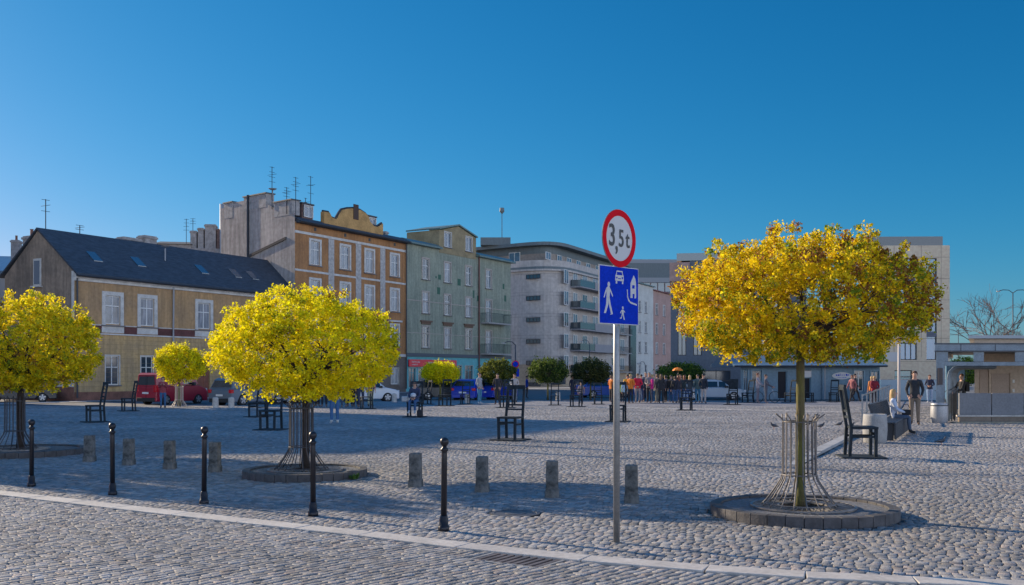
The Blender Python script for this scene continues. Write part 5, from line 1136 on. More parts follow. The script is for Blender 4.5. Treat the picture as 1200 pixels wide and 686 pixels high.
# ---------------------------------------------------------------- vehicles
TYRE = mat('tyre_rubber', (.015,.015,.016), rough=.85); RIM = mat('wheel_rim', (.45,.46,.48), rough=.35, metal=.7); CGL = mat('car_glass', (.02,.03,.04), rough=.05, spec=1)
HL = mat('headlamp', (.6,.62,.65), rough=.1); TL = mat('tail_lamp', (.55,.01,.02), rough=.2); PLATE = mat('number_plate', (.7,.7,.7), rough=.5); TRIMB = mat('black_car_trim', (.02,.02,.022), rough=.6)
def car(name, label, loc, rz, L, Wd, H, paint, kind='hatch', cat='car', group='cars parked along the street'):
    r = empty(name, loc, rz, label, cat, group); hw = Wd/2; g = .18
    if kind == 'van': belt = .55*H; top = [(-L/2+.03,H*.56),(-L/2+.06,H*.95),(-L/2+.2,H),(L*.12,H),(L*.2,H*.97),(L*.33,H*.63)]; body = [(-L/2,g),(-L/2,H*.57),(L*.33,H*.60),(L*.46,H*.50),(L/2,H*.40),(L/2,g)]
    elif kind == 'suv': belt = .6*H; top = [(-L/2+.06,H*.6),(-L/2+.30,H*.94),(-L/2+.5,H*.985),(L*.05,H),(L*.12,H*.97),(L*.26,H*.63)]; body = [(-L/2,g+.05),(-L/2,H*.42),(-L/2+.05,H*.6),(L*.27,H*.61),(L*.44,H*.54),(L/2,H*.42),(L/2,g+.05)]
    else: belt = .6*H; top = [(-L/2+.12,H*.62),(-L/2+.55,H*.95),(-L*.22,H),(L*.04,H*.99),(L*.12,H*.95),(L*.27,H*.64)]; body = [(-L/2,g),(-L/2-.02,H*.42),(-L/2+.08,H*.62),(L*.28,H*.62),(L*.45,H*.52),(L/2,H*.40),(L/2,g)]
    # wheel arches cut into the lower edge
    wr = .31 if kind != 'suv' else .36; wx = (-L*.31, L*.31); low = []
    for c in (wx[1], wx[0]):
        low += [(c+wr*1.15,g)]+[(c+wr*1.15*math.cos(a), g*.4+wr*1.15*math.sin(a)+.05) for a in [PI*i/8 for i in range(1,8)]]+[(c-wr*1.15,g)]
    side = body+low
    b = MB(); b.prism(side, -hw, hw, 'y', 0); bo = b.build('body', paint, r, bevel=.05)
    # cabin, narrower towards the roof
    b = MB(); n = len(top); vs = []
    for s in (-1,1):
        for x, z in top: t = (z-H*.6)/(H*.4); vs.append((x, s*(hw-.04-.16*max(0,t)*(0.5 if kind == 'van' else 1)), z))
    b.add(vs, [tuple(range(n)), tuple(range(2*n-1,n-1,-1))]+[(i,i+n,(i+1)%n+n,(i+1)%n) for i in range(n)], 0)
    cb = b.build('cabin', paint, r, bevel=.03)
    # side glass
    for s in (-1,1):
        b = MB(); zlo, zhi = H*.64, H*.90; xs = [(-L*.36,-L*.14),(-L*.12,L*.06),(L*.08,L*.2)] if kind != 'van' else [(L*.02,L*.2)]
        for a, c in xs:
            ya = s*(hw-.04-.16*.1*(.5 if kind == 'van' else 1)+.006); yb = s*(hw-.04-.16*.75*(.5 if kind == 'van' else 1)+.006)
            ins = .12 if c > L*.15 else 0; b.add([(a,ya,zlo),(c,ya,zlo),(c-ins,yb,zhi),(a+(.15 if a < -L*.3 else 0),yb,zhi)], [(0,1,2,3)])
        b.build('side_window', CGL, r)
    def quad_glass(p, q, nm, k0=.12, k1=.88):
        (x0,z0),(x1,z1) = p, q; d = Vector((x1-x0,0,z1-z0)); nn = Vector((d.z,0,-d.x)).normalized()*.008; nn = nn if (nn.x > 0) == (x0 > 0) else -nn
        A = Vector((x0,0,z0))+d*k0+nn; C_ = Vector((x0,0,z0))+d*k1+nn; w0, w1 = hw-.14, hw-.24
        b = MB(); b.add([(A.x,-w0,A.z),(A.x,w0,A.z),(C_.x,w1,C_.z),(C_.x,-w1,C_.z)], [(0,1,2,3)]); b.build(nm, CGL, r)
    quad_glass(top[-1], top[-2], 'windscreen'); quad_glass(top[0], top[1], 'rear_window', .15, .85)
    for x in wx:
        for s in (-1,1):
            b = MB(); n = 24; yo, yi = s*(hw+.005), s*(hw-.20)
            for (rr, y) in ((wr,yi),(wr,yo-s*.03),(wr*.93,yo)): b.v += [(x+rr*math.cos(2*PI*k/n), y, wr+rr*math.sin(2*PI*k/n)-.03) for k in range(n)]
            for i in range(2):
                for k in range(n): b.f.append((i*n+k,i*n+(k+1)%n,(i+1)*n+(k+1)%n,(i+1)*n+k)); b.m.append(0)
            b.f.append(tuple(range(2*n,3*n))); b.m.append(0); b.f.append(tuple(range(n))); b.m.append(0)
            wo = b.build('wheel', TYRE, r)
            b = MB(); z0 = wr-.03
            b.prism([(x+wr*.66*math.cos(2*PI*k/20), z0+wr*.66*math.sin(2*PI*k/20)) for k in range(20)], yo+s*.003, yo+s*.008, 'y', 1)
            for k in range(5): a = 2*PI*k/5+.3; b.bar((x,yo+s*.014,z0),(x+wr*.62*math.cos(a),yo+s*.014,z0+wr*.62*math.sin(a)),.075,.02,mi=0,up=(0,1,0))
            b.lathe([(wr*.60,0),(wr*.67,0)],20,cap=False,mi=0) if False else None
            b.build('rim', [RIM,mat('rim_dark',(.12,.12,.13),rough=.5,metal=.5)], wo)
    for s in (-1,1):
        MB().box(L/2-.12,L/2+.012,s*(hw-.30),s*(hw-.06),H*.40,H*.50).build('headlight', HL, r, bevel=.02)
        zt0, zt1 = (H*.40,H*.62) if kind == 'van' else (H*.45,H*.58)
        MB().box(-L/2-.03,-L/2+.16,s*(hw-.22),s*(hw+.006),zt0,zt1).build('taillight', TL, r, bevel=.02)
        MB().box(L*.17,L*.22,s*hw,s*(hw+.18),H*.60,H*.70).build('wing_mirror', TRIMB, r, bevel=.01)
    MB().box(-L/2-.05,-L/2-.005,-hw+.1,hw-.1,g,g+.22).build('rear_bumper', TRIMB if kind != 'hatch' else paint, r, bevel=.02)
    MB().box(-L/2-.062,-L/2-.04,-.26,.26,H*.34,H*.34+.11).build('number_plate', PLATE, r)
    MB().box(L/2+.005,L/2+.04,-hw+.1,hw-.1,g,g+.22).build('front_bumper', TRIMB, r, bevel=.02)
    if kind == 'van': MB().box(-L/2-.008,-L/2+.0,-.01,.01,g+.2,H*.93).build('door_seam', TRIMB, r)
    return r
def paint(n, c): return mat(n, c, rough=.3, spec=.7)
def vp(px, py): q = gp(px, py, GZ); return q
az = AZ
car('red_van', 'dark red panel van parked behind the small lemon yellow tree', vp(196,473.5)+Vector((0,.9,0)), az, 3.8, 1.7, 1.82, paint('red_paint',(.34,.008,.03)), 'van', 'van')
car('grey_estate_car', 'grey estate car with red tail lamp, half under the middle yellow crown', vp(287,474.5)+Vector((0,1,0)), az, 4.5, 1.8, 1.55, paint('grey_blue_paint',(.12,.15,.19)), 'suv')
car('black_car', 'black car at the left photo edge behind the leftmost tree', vp(13,471)+Vector((0,1,0)), R(25), 4.3, 1.75, 1.42, paint('black_paint',(.012,.013,.018)))
car('white_hatchback', 'white hatchback at the right edge of the middle yellow tree', vp(428,470.5)+Vector((0,.8,0)), R(15), 3.9, 1.7, 1.45, paint('white_paint',(.62,.63,.65)))
car('silver_hatchback', 'small pale car behind the middle yellow tree trunk', vp(333,473)+Vector((0,2,0)), az, 3.9, 1.7, 1.45, paint('silver_paint',(.40,.42,.44)))
car('dark_car', 'dark grey car behind the small bright yellow round tree', vp(520,468.5)+Vector((0,1,0)), R(15), 4.2, 1.75, 1.42, paint('dark_grey_paint',(.05,.055,.06)))
car('blue_hatchback', 'vivid blue hatchback left of the man in the grey jacket', vp(553,469)+Vector((0,1.5,0)), R(72), 3.8, 1.7, 1.42, paint('vivid_blue_paint',(.01,.04,.42)))
car('blue_estate_car', 'vivid blue car between the grey and black jacketed men', vp(580,468.5)+Vector((0,2,0)), R(66), 4.0, 1.7, 1.42, paint('vivid_blue_paint',(.01,.04,.42)))
car('blue_sedan', 'blue car behind the dull olive round tree left of the sign pole', vp(708,465.5), R(20), 4.2, 1.75, 1.4, paint('mid_blue_paint',(.02,.09,.38)))
car('silver_sedan', 'silver car right of the bright crowd before the slate block', vp(838,468.5)+Vector((0,1,0)), R(-4), 4.3, 1.75, 1.38, paint('silver_blue_paint',(.36,.42,.48)))
# bicycle
def bicycle(loc, rz, label, fr=None):
    r = empty('bicycle', loc, rz, label, 'bicycle'); fm = fr or mat('bicycle_frame', (.25,.3,.36), rough=.35, metal=.4)
    for x in (-.52,.52):
        b = MB(); n = 28; b.tube([(x+.335*math.cos(2*PI*k/n),0,.34+.335*math.sin(2*PI*k/n)) for k in range(n+1)], .018, 6, cap=False); wo = b.build('wheel', TYRE, r)
        b = MB()
        for k in range(14): a = 2*PI*k/14; b.tube([(x,0,.34),(x+.32*math.cos(a),0,.34+.32*math.sin(a))], .003, 3)
        b.build('spokes', GALV, wo)
    b = MB(); bb, st, hd, ra, fa_ = (-.06,0,.30),(-.17,0,.78),(.36,0,.82),(-.52,0,.34),(.52,0,.34)
    for a, c in ((bb,st),(st,hd),(bb,(.39,0,.72)),(bb,ra),(st,ra),(hd,fa_)): b.tube([a,c], .018, 6)
    b.build('frame', fm, r); MB().tube([st,(-.2,0,.93)], .013, 6).build('seat_post', GALV, r)
    MB().box(-.33,-.08,-.06,.06,.93,.98).build('saddle', TRIMB, r, bevel=.02)
    b = MB(); b.tube([hd,(.34,0,.98)], .014, 6).tube([(.30,-.29,1.0),(.36,-.12,.98),(.36,.12,.98),(.30,.29,1.0)], .013, 6); b.build('handlebar', TRIMB, r)
    b = MB(); b.tube([(-.06,-.12,.16),(-.06,-.02,.30),(-.06,.02,.30),(-.06,.12,.44)], .012, 5); b.build('pedals', TRIMB, r)
    return r
q = gp(898,472); bicycle(q, R(4), 'road bicycle held by two cyclists in front of the blue building')
q = gp(1109,486); bicycle(q+Vector((.2,.8,0)), R(75), 'dark bicycle parked inside the shelter column', mat('dark_bike',(.03,.03,.04),rough=.4))

# ---------------------------------------------------------------- pigeons
def pigeon():
    r = empty('pigeon', label='x', cat='pigeon', group='pigeons on the sunlit setts')
    b = MB(); b.tube([(0,.17,.10),(0,.10,.105),(0,.04,.12),(0,-.03,.135),(0,-.075,.165),(0,-.09,.20),(0,-.105,.225),(0,-.12,.235)], [.008,.028,.052,.055,.040,.022,.024,.010], 10)
    b.tube([(0,-.12,.232),(0,-.145,.226)], [.006,.002], 5); b.build('body', mat('pigeon_grey',(.07,.075,.09),rough=.7,var=.3,scale=12), r, smooth=True)
    for s in (-1,1):
        MB().tube([(s*.045,-.03,.14),(s*.052,.04,.13),(s*.03,.13,.11)], [.01,.022,.004], 6).build('wing', mat('pigeon_wing',(.13,.135,.15),rough=.7), r, smooth=True)
        MB().tube([(s*.02,0,.09),(s*.02,-.005,.0),(s*.02,-.04,.0)], [.006,.004,.003], 5).build('leg', mat('pigeon_leg',(.3,.08,.06)), r)
    return r
pg = pigeon()
for i, (px, py, dg, lb_) in enumerate([(907,503,-90,'pigeon just left of the guard of the big right-hand tree'),(947,501,30,'pigeon right behind the guard bars of the big right-hand tree'),(957.5,493,150,'pigeon farthest back, right of the big tree trunk'),(962,503,80,'pigeon on the open setts right of the tree guard'),(983.5,501,70,'left one of two pigeons by the big bronze chair back'),(997,503,90,'right one of two pigeons touching the big bronze chair back'),(1103,522,60,'pigeon alone at the right, below the slatted bench shadow'),(936,490,60,'small pigeon farther left of the big tree trunk')]):
    o = pg if i == 0 else copy_tree(pg); o.location = gp(px, py); o.rotation_euler = (0,0,R(dg)); o['label'] = lb_; o.scale = (.9,)*3

# ---------------------------------------------------------------- people
POSES = {
 'stand': dict(el=(.25,.03,1.14), wr=(.25,-.05,.90)),
 'back':  dict(el=(.27,.07,1.14), wr=(.06,.17,1.00)),
 'front': dict(el=(.26,.02,1.14), wr=(.08,-.21,1.08)),
 'phone': dict(el=(.22,-.06,1.16), wr=(.09,-.30,1.32)),
 'pocket':dict(el=(.255,.06,1.15), wr=(.20,-.07,.95)),
 'walk':  dict(el=(.25,.10,1.15), wr=(.24,.05,.92), elR=(.25,-.06,1.15), wrR=(.24,-.20,.97), kn=(.09,-.20,.53), an=(.09,-.28,.10), knR=(.09,.08,.50), anR=(.09,.32,.16)),
 'raise': dict(el=(.25,.03,1.14), wr=(.25,-.05,.90), elR=(.26,-.10,1.55), wrR=(.20,-.14,1.80)),
 'lean':  dict(el=(.24,-.16,1.12), wr=(.16,-.38,1.02)),
 'sit':   dict(sit=.50, el=(.22,-.10,1.16), wr=(.08,-.33,1.08)),
}
BM = {}
def fing(b, p, fwd, side):
    f = Vector(fwd).normalized(); s = Vector(side).normalized(); c = Vector((0,-.25,0))
    for i, (o, l) in enumerate(((-.030,.070),(-.010,.082),(.010,.078),(.029,.060))):
        a = p+s*o+f*.035; m_ = a+f*l*.5; e = m_+(f+c).normalized()*l*.5; b.tube([a,m_,e], [.010,.0088,.007], 6, mi=0)
    a = p-s*.032; m_ = a+(f*.5-s).normalized()*.035; e = m_+(f-s*.15).normalized()*.032; b.tube([a,m_,e], [.011,.010,.0075], 6, mi=0)
def body_mesh(pose, stout=1.0, skirt=False):
    key = (pose, stout)
    if key in BM: return BM[key]
    P = POSES[pose]; dz = (P['sit']-.93) if 'sit' in P else 0
    J = {}; T = []
    def j(n, co, r): J[n] = (len(T)); T.append((Vector(co), r))
    S = stout
    j('pel',(0,.0,.95+dz),(.155*S,.115*S)); j('spi',(0,0,1.12+dz),(.145*S,.11*S)); j('che',(0,.005,1.30+dz),(.175*S,.12*S)); j('col',(0,.01,1.43+dz),(.13,.085)); j('nek',(0,.005,1.50+dz),(.055,.058)); j('jaw',(0,-.018,1.57+dz),(.066,.078)); j('hed',(0,-.01,1.65+dz),(.078,.094)); j('top',(0,.0,1.715+dz),(.058,.07))
    for s, q in ((1,''),(-1,'R')):
        g = lambda k: P.get(k+q, P.get(k)); sid = 'L' if s == 1 else 'R'
        el, wr = Vector(g('el')), Vector(g('wr')); el.x *= s; wr.x *= s; el.z += dz; wr.z += dz
        j('sho'+sid,(s*.175,.01,1.41+dz),(.075*S,.07)); j('elb'+sid,el,(.052,.052)); j('wri'+sid,wr,(.034,.034)); hd = (wr-el).normalized(); j('pal'+sid,wr+hd*.055,(.036,.022))
        if 'sit' in P: kn, an, hip = Vector((s*.11,-.43,.52)), Vector((s*.12,-.46,.10)), Vector((s*.10,-.04,.93+dz))
        else: kn = Vector(g('kn') or (.10,-.015,.50)); an = Vector(g('an') or (.105,.015,.09)); kn.x *= s; an.x *= s; hip = Vector((s*.095,0,.88))
        j('hip'+sid,hip,(.095*S,.10*S)); j('kne'+sid,kn,(.064,.066)); j('cal'+sid,kn.lerp(an,.35)+Vector((0,.015,0)),(.060,.062)); j('ank'+sid,an,(.046,.05)); j('toe'+sid,an+Vector((s*.02,-.16,-.045)),(.042,.032))
    E = [('pel','spi'),('spi','che'),('che','col'),('col','nek'),('nek','jaw'),('jaw','hed'),('hed','top')]
    for s in 'LR': E += [('col','sho'+s),('sho'+s,'elb'+s),('elb'+s,'wri'+s),('wri'+s,'pal'+s),('pel','hip'+s),('hip'+s,'kne'+s),('kne'+s,'cal'+s),('cal'+s,'ank'+s),('ank'+s,'toe'+s)]
    me = bpy.data.meshes.new('skeleton'); me.from_pydata([t[0] for t in T], [(J[a],J[b]) for a, b in E], []); o = bpy.data.objects.new('skeleton', me); COL.objects.link(o)
    md = o.modifiers.new('skin','SKIN'); md.use_smooth_shade = True
    if not me.skin_vertices: me.attributes
    sv = me.skin_vertices[0].data if me.skin_vertices else None
    for i, t in enumerate(T): sv[i].radius = t[1]; sv[i].use_root = (i == 0)
    sb = o.modifiers.new('sub','SUBSURF'); sb.levels = 2; sb.render_levels = 2
    dg = bpy.context.evaluated_depsgraph_get(); dg.update(); out = bpy.data.meshes.new_from_object(o.evaluated_get(dg)); bpy.data.objects.remove(o)
    segs = [(T[J[a]][0], T[J[b]][0], a, b) for a, b in E]
    def mi(c):
        best, bi = 1e9, 0
        for A, B, a, b in segs:
            d = B-A; t = max(0, min(1, (c-A).dot(d)/max(1e-9,d.length_squared))); q = (c-(A+d*t)).length
            if q < best:
                best = q; n = b[:3]
                if n in ('nek','jaw','hed','top','pal'): bi = 0
                elif n in ('spi','che','col','sho','elb','wri'): bi = 1
                elif n in ('hip','kne','cal'): bi = 2
                elif n == 'ank': bi = 2 if t < .8 else 3
                else: bi = 3
                if n == 'spi' and t < .2: bi = 1
                if n == 'hip' and c.z > (.86+dz): bi = 1
        return bi
    b = MB(); b.v = [tuple(v.co) for v in out.vertices]; b.f = [tuple(p.vertices) for p in out.polygons]; b.m = [mi(p.center) for p in out.polygons]
    for s, sid in ((1,'L'),(-1,'R')):
        w_, e_ = T[J['wri'+sid]][0], T[J['elb'+sid]][0]; f_ = (w_-e_).normalized(); sd_ = f_.cross(Vector((s,0,0))); sd_ = sd_ if sd_.length > .1 else Vector((0,1,0)); fing(b, T[J['pal'+sid]][0]-f_*.01, f_, sd_.normalized()*s)
    H = T[J['hed']][0]
    b.tube([H+Vector((0,-.088,.0)),H+Vector((0,-.108,-.022)),H+Vector((0,-.095,-.032))], [.008,.013,.006], 6, mi=0)      # nose
    for s in (-1,1):
        b.tube([H+Vector((s*.078,.0,.015)),H+Vector((s*.09,.008,-.005)),H+Vector((s*.078,.0,-.03))], [.006,.012,.006], 6, mi=0)    # ears
        b.tube([H+Vector((s*.030,-.089,.006)),H+Vector((s*.030,-.098,.006))], [.010,.006], 8, mi=4)                       # eyes
    b.tube([H+Vector((-.024,-.088,-.052)),H+Vector((0,-.096,-.054)),H+Vector((.024,-.088,-.052))], [.003,.006,.003], 5, mi=5)
    m = b.mesh('body', [SIGNK]*6, smooth=True); BM[key] = (m, dz, H); bpy.data.meshes.remove(out); return BM[key]
HAIRM = {}
def hair_mesh(style, H):
    key = (style, round(H.z,2))
    if key in HAIRM: return HAIRM[key]
    b = MB(); n, m_ = 16, 8; rx, ry, rz = .088, .104, .098; c = H+Vector((0,.012,.022))
    for i in range(m_+1):
        ph = i/m_*1.75
        for k in range(n):
            a = 2*PI*k/n; f_ = max(0,-math.sin(a)); p_ = min(ph, 1.75-.85*f_) ; lo = 0
            z = math.cos(p_)*rz; q = math.sin(p_)
            if style == 'long' and i >= m_-2 and math.sin(a) > -.35: z -= (.10,.18,.26)[i-m_+2] if True else 0
            if style == 'long' and i >= m_-2 and math.sin(a) > -.35: q = 1.0
            if style == 'mid' and i >= m_-1 and math.sin(a) > -.4: z -= .08
            b.v.append((c.x+rx*q*math.cos(a), c.y+ry*q*math.sin(a), c.z+z))
    for i in range(m_):
        for k in range(n): b.f.append((i*n+k,i*n+(k+1)%n,(i+1)*n+(k+1)%n,(i+1)*n+k)); b.m.append(0)
    HAIRM[key] = b.mesh('hair', SIGNK, smooth=True); return HAIRM[key]
SKIN = mat('skin', (.48,.27,.19), rough=.6); LIP = mat('lips', (.35,.12,.10), rough=.5)
def cl(c): k = 'cloth_%d_%d_%d' % tuple(int(x*100) for x in c); return mat(k, c, rough=.85, var=.12, scale=12)
HC = {'dark':(.03,.02,.015),'brown':(.12,.06,.03),'blond':(.48,.30,.12),'grey':(.35,.34,.33),'red':(.22,.07,.03),'black':(.012,.012,.015)}
def person(px, py, label, top, leg, hair='dark', style='short', pose='stand', face=0, h=1.75, shoe=(.05,.05,.05), stout=1.0, group=None, dy=0, z=0, loc=None, bag=None):
    me, dz, H = body_mesh(pose, stout); p = loc if loc is not None else gp(px, py)+Vector((0,dy,z)); s = h/1.76
    r = empty('person', p, R(face), label, 'person', group); r.scale = (s,s,s)
    o = link(me, 'body', r)
    for i, m in enumerate((SKIN, cl(top), cl(leg), cl(shoe), SIGNK, LIP)): o.material_slots[i].link = 'OBJECT'; o.material_slots[i].material = m
    hh = link(hair_mesh(style, H), 'hair', r); hh.material_slots[0].link = 'OBJECT'; hh.material_slots[0].material = mat('hair_'+hair, HC[hair], rough=.6)
    if bag:
        b = MB()
        if bag[0] == 'pack': b.box(-.14,.14,.12,.27,1.02+dz,1.42+dz); b.tube([(-.09,.12,1.4+dz),(-.11,-.10,1.42+dz),(-.11,-.13,1.2+dz)], .015, 5).tube([(.09,.12,1.4+dz),(.11,-.10,1.42+dz),(.11,-.13,1.2+dz)], .015, 5)
        else: b.box(.24,.40,-.14,.12,.80,1.08).tube([(.30,0,1.08),(.10,-.02,1.46),(-.1,.08,1.36)], .012, 5)
        b.build('backpack' if bag[0] == 'pack' else 'shoulder_bag', cl(bag[1]), r, bevel=.03)
    return r
JEAN = (.05,.10,.22); BLK = (.025,.025,.03); NAVY = (.03,.04,.08)
GC = 'people in the bright crowd beyond the sign'
person(191,479,'woman in maroon jacket and jeans before the red van', (.28,.05,.06), (.04,.12,.24), 'brown','mid','phone', 15, 1.60, dy=0)
person(392,497,'person in jeans and white shoes under the middle yellow tree', (.02,.025,.05), (.05,.13,.28), 'dark','short','pocket', 200, 1.76, shoe=(.6,.6,.6))
for i, (px, c, l, hr, po, f_, lb_) in enumerate([(345,BLK,BLK,'dark','stand',170,'dark-clad person at the left end of the shaded crowd'),(353,(.05,.18,.17),BLK,'brown','front',-160,'person in teal top just left of the middle tree trunk'),
    (365,BLK,NAVY,'dark','back',180,'person in black just right of the middle tree trunk'),(372,(.10,.06,.05),BLK,'red','stand',150,'person in brown top right of the middle tree trunk'),(380,BLK,BLK,'black','stand',190,'person in black left of the jeans-clad figure'),
    (403,(.06,.13,.26),(.06,.08,.12),'brown','front',-170,'person in denim blue top right of the jeans-clad figure'),(410,(.10,.11,.13),BLK,'grey','stand',175,'person in dark grey amid the shaded crowd'),
    (417,BLK,BLK,'dark','pocket',160,'person in black left of the navy-clad pair'),(423,NAVY,NAVY,'dark','stand',190,'person in navy at the right end of the shaded crowd')]):
    person(px, 477.5+random.uniform(-.6,.6), lb_, c, l, hr, random.choice(['short','mid','long']), po, f_, random.uniform(1.62,1.8), shoe=(.25,.18,.15), group='people in the shaded crowd under the yellow tree')
person(434,477,'person in peach top and pale skirt-coloured trousers behind a bronze chair', (.55,.25,.16), (.35,.38,.28), 'red','mid','stand', 170, 1.72)
person(562,474,'man in pale grey jacket and bright blue jeans, walking pace stance', (.32,.32,.34), (.07,.24,.38), 'brown','short','pocket', 60, 1.80, shoe=(.5,.5,.5))
person(583,474.5,'man in black jacket facing the camera, beside the olive round tree', (.02,.022,.03), (.03,.03,.045), 'dark','short','pocket', -10, 1.75, shoe=(.15,.07,.05), bag=('pack',(.12,.11,.11)))
person(603,472,'person in pale patterned top behind the central bronze chairs', (.42,.38,.36), (.16,.18,.22), 'red','short','front', 0, 1.72)
person(617.5,467.5,'distant person in vivid blue jacket right of the central chairs', (.01,.05,.35), BLK, 'dark','short','stand', 90, 1.6)
person(681,473.5,'distant small figure seated on the tall-backed bronze chair', (.30,.22,.2), NAVY, 'dark','short','stand', 0, 1.25)
person(671,468,'distant figure in navy between the two green round trees', NAVY, NAVY, 'dark','short','stand', 30, 1.6)
for px, c, l, hr, st, po, f_, h_, lb_ in [
    (715.5,(.62,.17,.03),(.05,.04,.04),'brown','mid','front',150,1.66,'woman in orange jacket just left of the sign pole'),
    (727,(.30,.42,.06),BLK,'blond','short','stand',180,1.30,'child in yellow-green top right of the sign pole'),
    (731,(.35,.48,.60),BLK,'brown','mid','stand',170,1.32,'child in pale blue top behind the chair at the sign pole'),
    (734.5,(.75,.38,.02),(.03,.03,.05),'dark','short','stand',190,1.70,'person in amber yellow jacket near the sign pole'),
    (740,(.70,.19,.02),BLK,'blond','short','front',160,1.72,'person in bright orange jacket left of the red jacket'),
    (746.5,(.60,.015,.05),(.30,.26,.26),'brown','short','back',185,1.76,'person in red jacket with hands behind the back and grey trousers'),
    (752,NAVY,JEAN,'dark','short','stand',200,1.70,'person in navy right behind the red jacket'),
    (756.5,(.17,.17,.19),NAVY,'grey','short','pocket',20,1.84,'grey-haired person in grey jacket between red and pink'),
    (761,(.22,.20,.22),BLK,'grey','short','front',-20,1.84,'tall grey-haired person left of the pink jacket'),
    (764.5,(.62,.02,.22),(.05,.06,.11),'blond','mid','front',-60,1.70,'woman in hot pink jacket in the crowd'),
    (770.5,(.11,.10,.09),(.25,.23,.17),'brown','mid','stand',190,1.72,'person in dark top and khaki trousers right of the pink jacket'),
    (774.5,BLK,BLK,'brown','long','stand',160,1.72,'person in black with brown hair, middle of the crowd'),
    (780.5,(.14,.13,.15),BLK,'dark','mid','front',200,1.66,'person in charcoal with patterned scarf colour, middle of the crowd'),
    (786,(.04,.045,.06),JEAN,'dark','short','stand',175,1.66,'person in dark jacket with black backpack'),
    (791,BLK,JEAN,'dark','mid','stand',195,1.60,'short person in black right of the backpack wearer'),
    (795.5,(.03,.03,.04),JEAN,'red','long','stand',180,1.64,'long red-haired person in black and jeans'),
    (802.5,(.03,.05,.05),JEAN,'red','long','stand',175,1.66,'long-haired person seen through the right bronze chair back, left one'),
    (808.5,(.05,.06,.07),JEAN,'blond','long','stand',190,1.66,'long-haired person seen through the right bronze chair back, right one'),
    (817,(.08,.12,.12),(.05,.17,.28),'dark','short','pocket',185,1.70,'person in dark green jacket and blue jeans, right part of the crowd'),
    (825,(.02,.025,.04),(.48,.40,.36),'black','short','pocket',160,1.74,'person in black jacket and pale beige trousers at the right end of the crowd')]:
    person(px+random.uniform(-1,1), 472.3+random.uniform(-.9,1.1), lb_, c, l, hr, st, po, f_+random.uniform(-35,35), h_, group=GC, shoe=(.2,.15,.13), bag=('pack',(.02,.02,.02)) if px == 786 else ('bag',(.25,.05,.05)) if px == 746.5 and False else None)
gd = person(797.5, 471.2, 'guide holding an orange umbrella up above the crowd', (.06,.06,.07), BLK, 'dark','short','raise', 0, 1.70, group=GC)
ub = gp(797.5,471.2)+Vector((-.21,-.15,1.76)); um = empty('orange_umbrella', ub, 0, 'small orange umbrella held up above the crowd', 'umbrella')
MB().tube([(0,0,-.05),(0,0,.34)], .012, 6).build('shaft', STEELD, um); MB().lathe([(.34,.17),(.30,.24),(.18,.33),(.02,.37)], 8, cap=False).build('canopy', mat('orange_canopy',(.85,.22,.01),rough=.7), um)
# cyclists
person(888,472.5,'cyclist with red hair in pale striped top standing left of the bicycle', (.40,.34,.36), (.20,.17,.20), 'red','short','lean', 70, 1.78, shoe=(.3,.2,.18))
person(897.5,472.8,'cyclist in dark vest with white sleeves leaning over the bicycle', (.10,.10,.13), (.10,.10,.12), 'brown','short','lean', 80, 1.70, shoe=(.3,.2,.18))
person(998.5,472,'person in red patterned top walking before the blue building window', (.35,.12,.12), BLK, 'red','mid','walk', -60, 1.66)
person(1002,471.5,'person in black walking beside the red patterned top', BLK, BLK, 'dark','short','walk', 70, 1.74)
person(1024.5,476.5,'person in maroon jacket standing behind the post fence', (.25,.02,.04), (.03,.03,.05), 'blond','short','back', 190, 1.62, stout=1.15)
person(1021.5,474.5,'person in orange top half hidden by the maroon jacket', (.60,.20,.04), BLK, 'blond','mid','stand', 200, 1.60)
person(1072,498.5,'man in black jacket and khaki cargo trousers standing near the bench', (.028,.03,.036), (.20,.15,.11), 'brown','short','pocket', -22, 1.84, shoe=(.09,.05,.03), stout=1.0, bag=('pack',(.02,.02,.02)))
person(1089.5,473,'distant person in navy jacket and pale jeans left of the shelter', NAVY, (.30,.42,.60), 'brown','short','front', -30, 1.68, shoe=(.5,.5,.5))
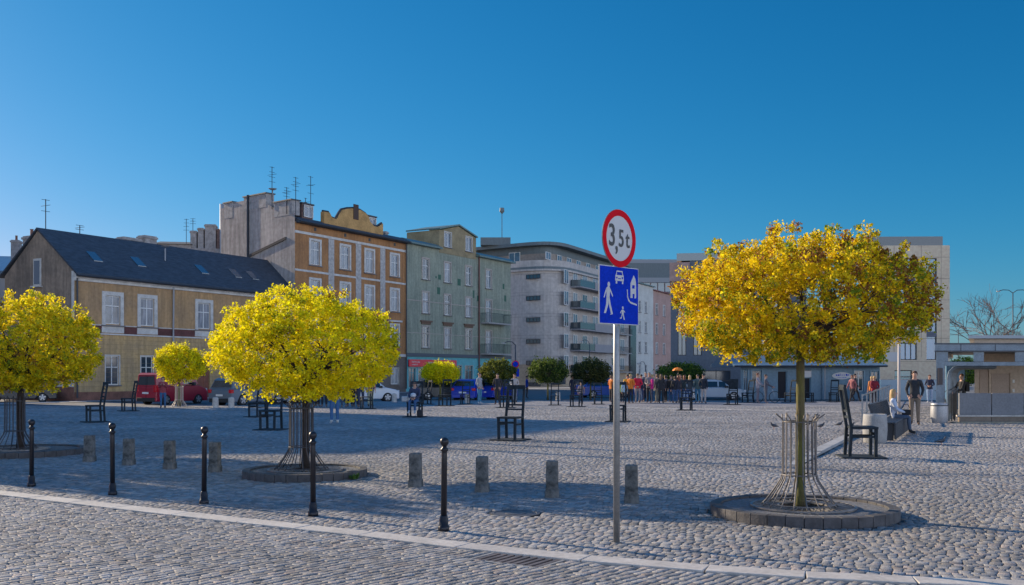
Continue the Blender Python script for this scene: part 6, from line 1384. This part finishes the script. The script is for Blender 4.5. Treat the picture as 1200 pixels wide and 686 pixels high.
q = Vector((sx(1127,40.5),40.5,0)); person(0,0,'person in black with backpack inside the tram shelter', BLK, BLK, 'brown','short','lean', -80, 1.74, loc=q, bag=('pack',(.02,.02,.025)))
# woman seated on the bench, facing right towards the platform edge
wl = bp0+bd*3.0-bn*(.27); r_ = person(0,0,'blonde woman in pale blue jacket and jeans sitting on the slatted bench', (.48,.52,.62), (.07,.10,.15), 'blond','long','sit', 68, 1.72, loc=wl+Vector((0,0,.0)), shoe=(.02,.02,.02))
hb = empty('handbag', wl+bn*.34+Vector((.0,0,.56)), 0, 'black handbag on the lap of the blonde woman', 'handbag'); MB().box(-.10,.12,-.08,.08,-.0,.16).build('bag_body', cl((.012,.012,.015)), hb, bevel=.03); MB().tube([(-.1,0,.2),(-.06,0,.30),(.06,0,.30),(.1,0,.2)], .01, 5).build('strap', cl((.012,.012,.015)), hb)
# woman seated on the bronze chair (higher seat)
cp = gp(486,489); wz_ = .13
wm = person(0,0,'woman in navy coat and sunglasses sitting on a bronze chair', (.035,.045,.09), (.04,.10,.22), 'black','mid','sit', -8, 1.74, loc=cp+Vector((-.0,.0,wz_)), shoe=(.45,.45,.45))
MB().box(-.075,.075,-.125,-.09,1.215+.0,1.25).build('sunglasses', SIGNK, wm)
hb = empty('white_bag', cp+Vector((-.03,-.33,.80)), 0, 'white bag held by the woman in sunglasses', 'bag'); b = MB(); b.lathe([(.02,0),(.09,.02),(.12,.08),(.10,.15),(.03,.18)], 14); b.build('bag_body', cl((.55,.55,.58)), hb, smooth=True)
hb = empty('pale_shoulder_bag', cp+Vector((-.38,-.05,.62)), 0, 'pale shoulder bag at the left side of the woman in sunglasses', 'bag'); MB().box(-.14,.12,-.06,.06,0,.22).build('bag_body', cl((.5,.48,.47)), hb, bevel=.04)
hb = empty('dark_rucksack', cp+Vector((.24,-.42,.03)), 0, 'dark rucksack at the feet of the woman in sunglasses', 'rucksack'); b = MB(); b.box(-.11,.11,-.09,.09,0,.28); b.build('bag_body', cl((.02,.02,.035)), hb, bevel=.05)
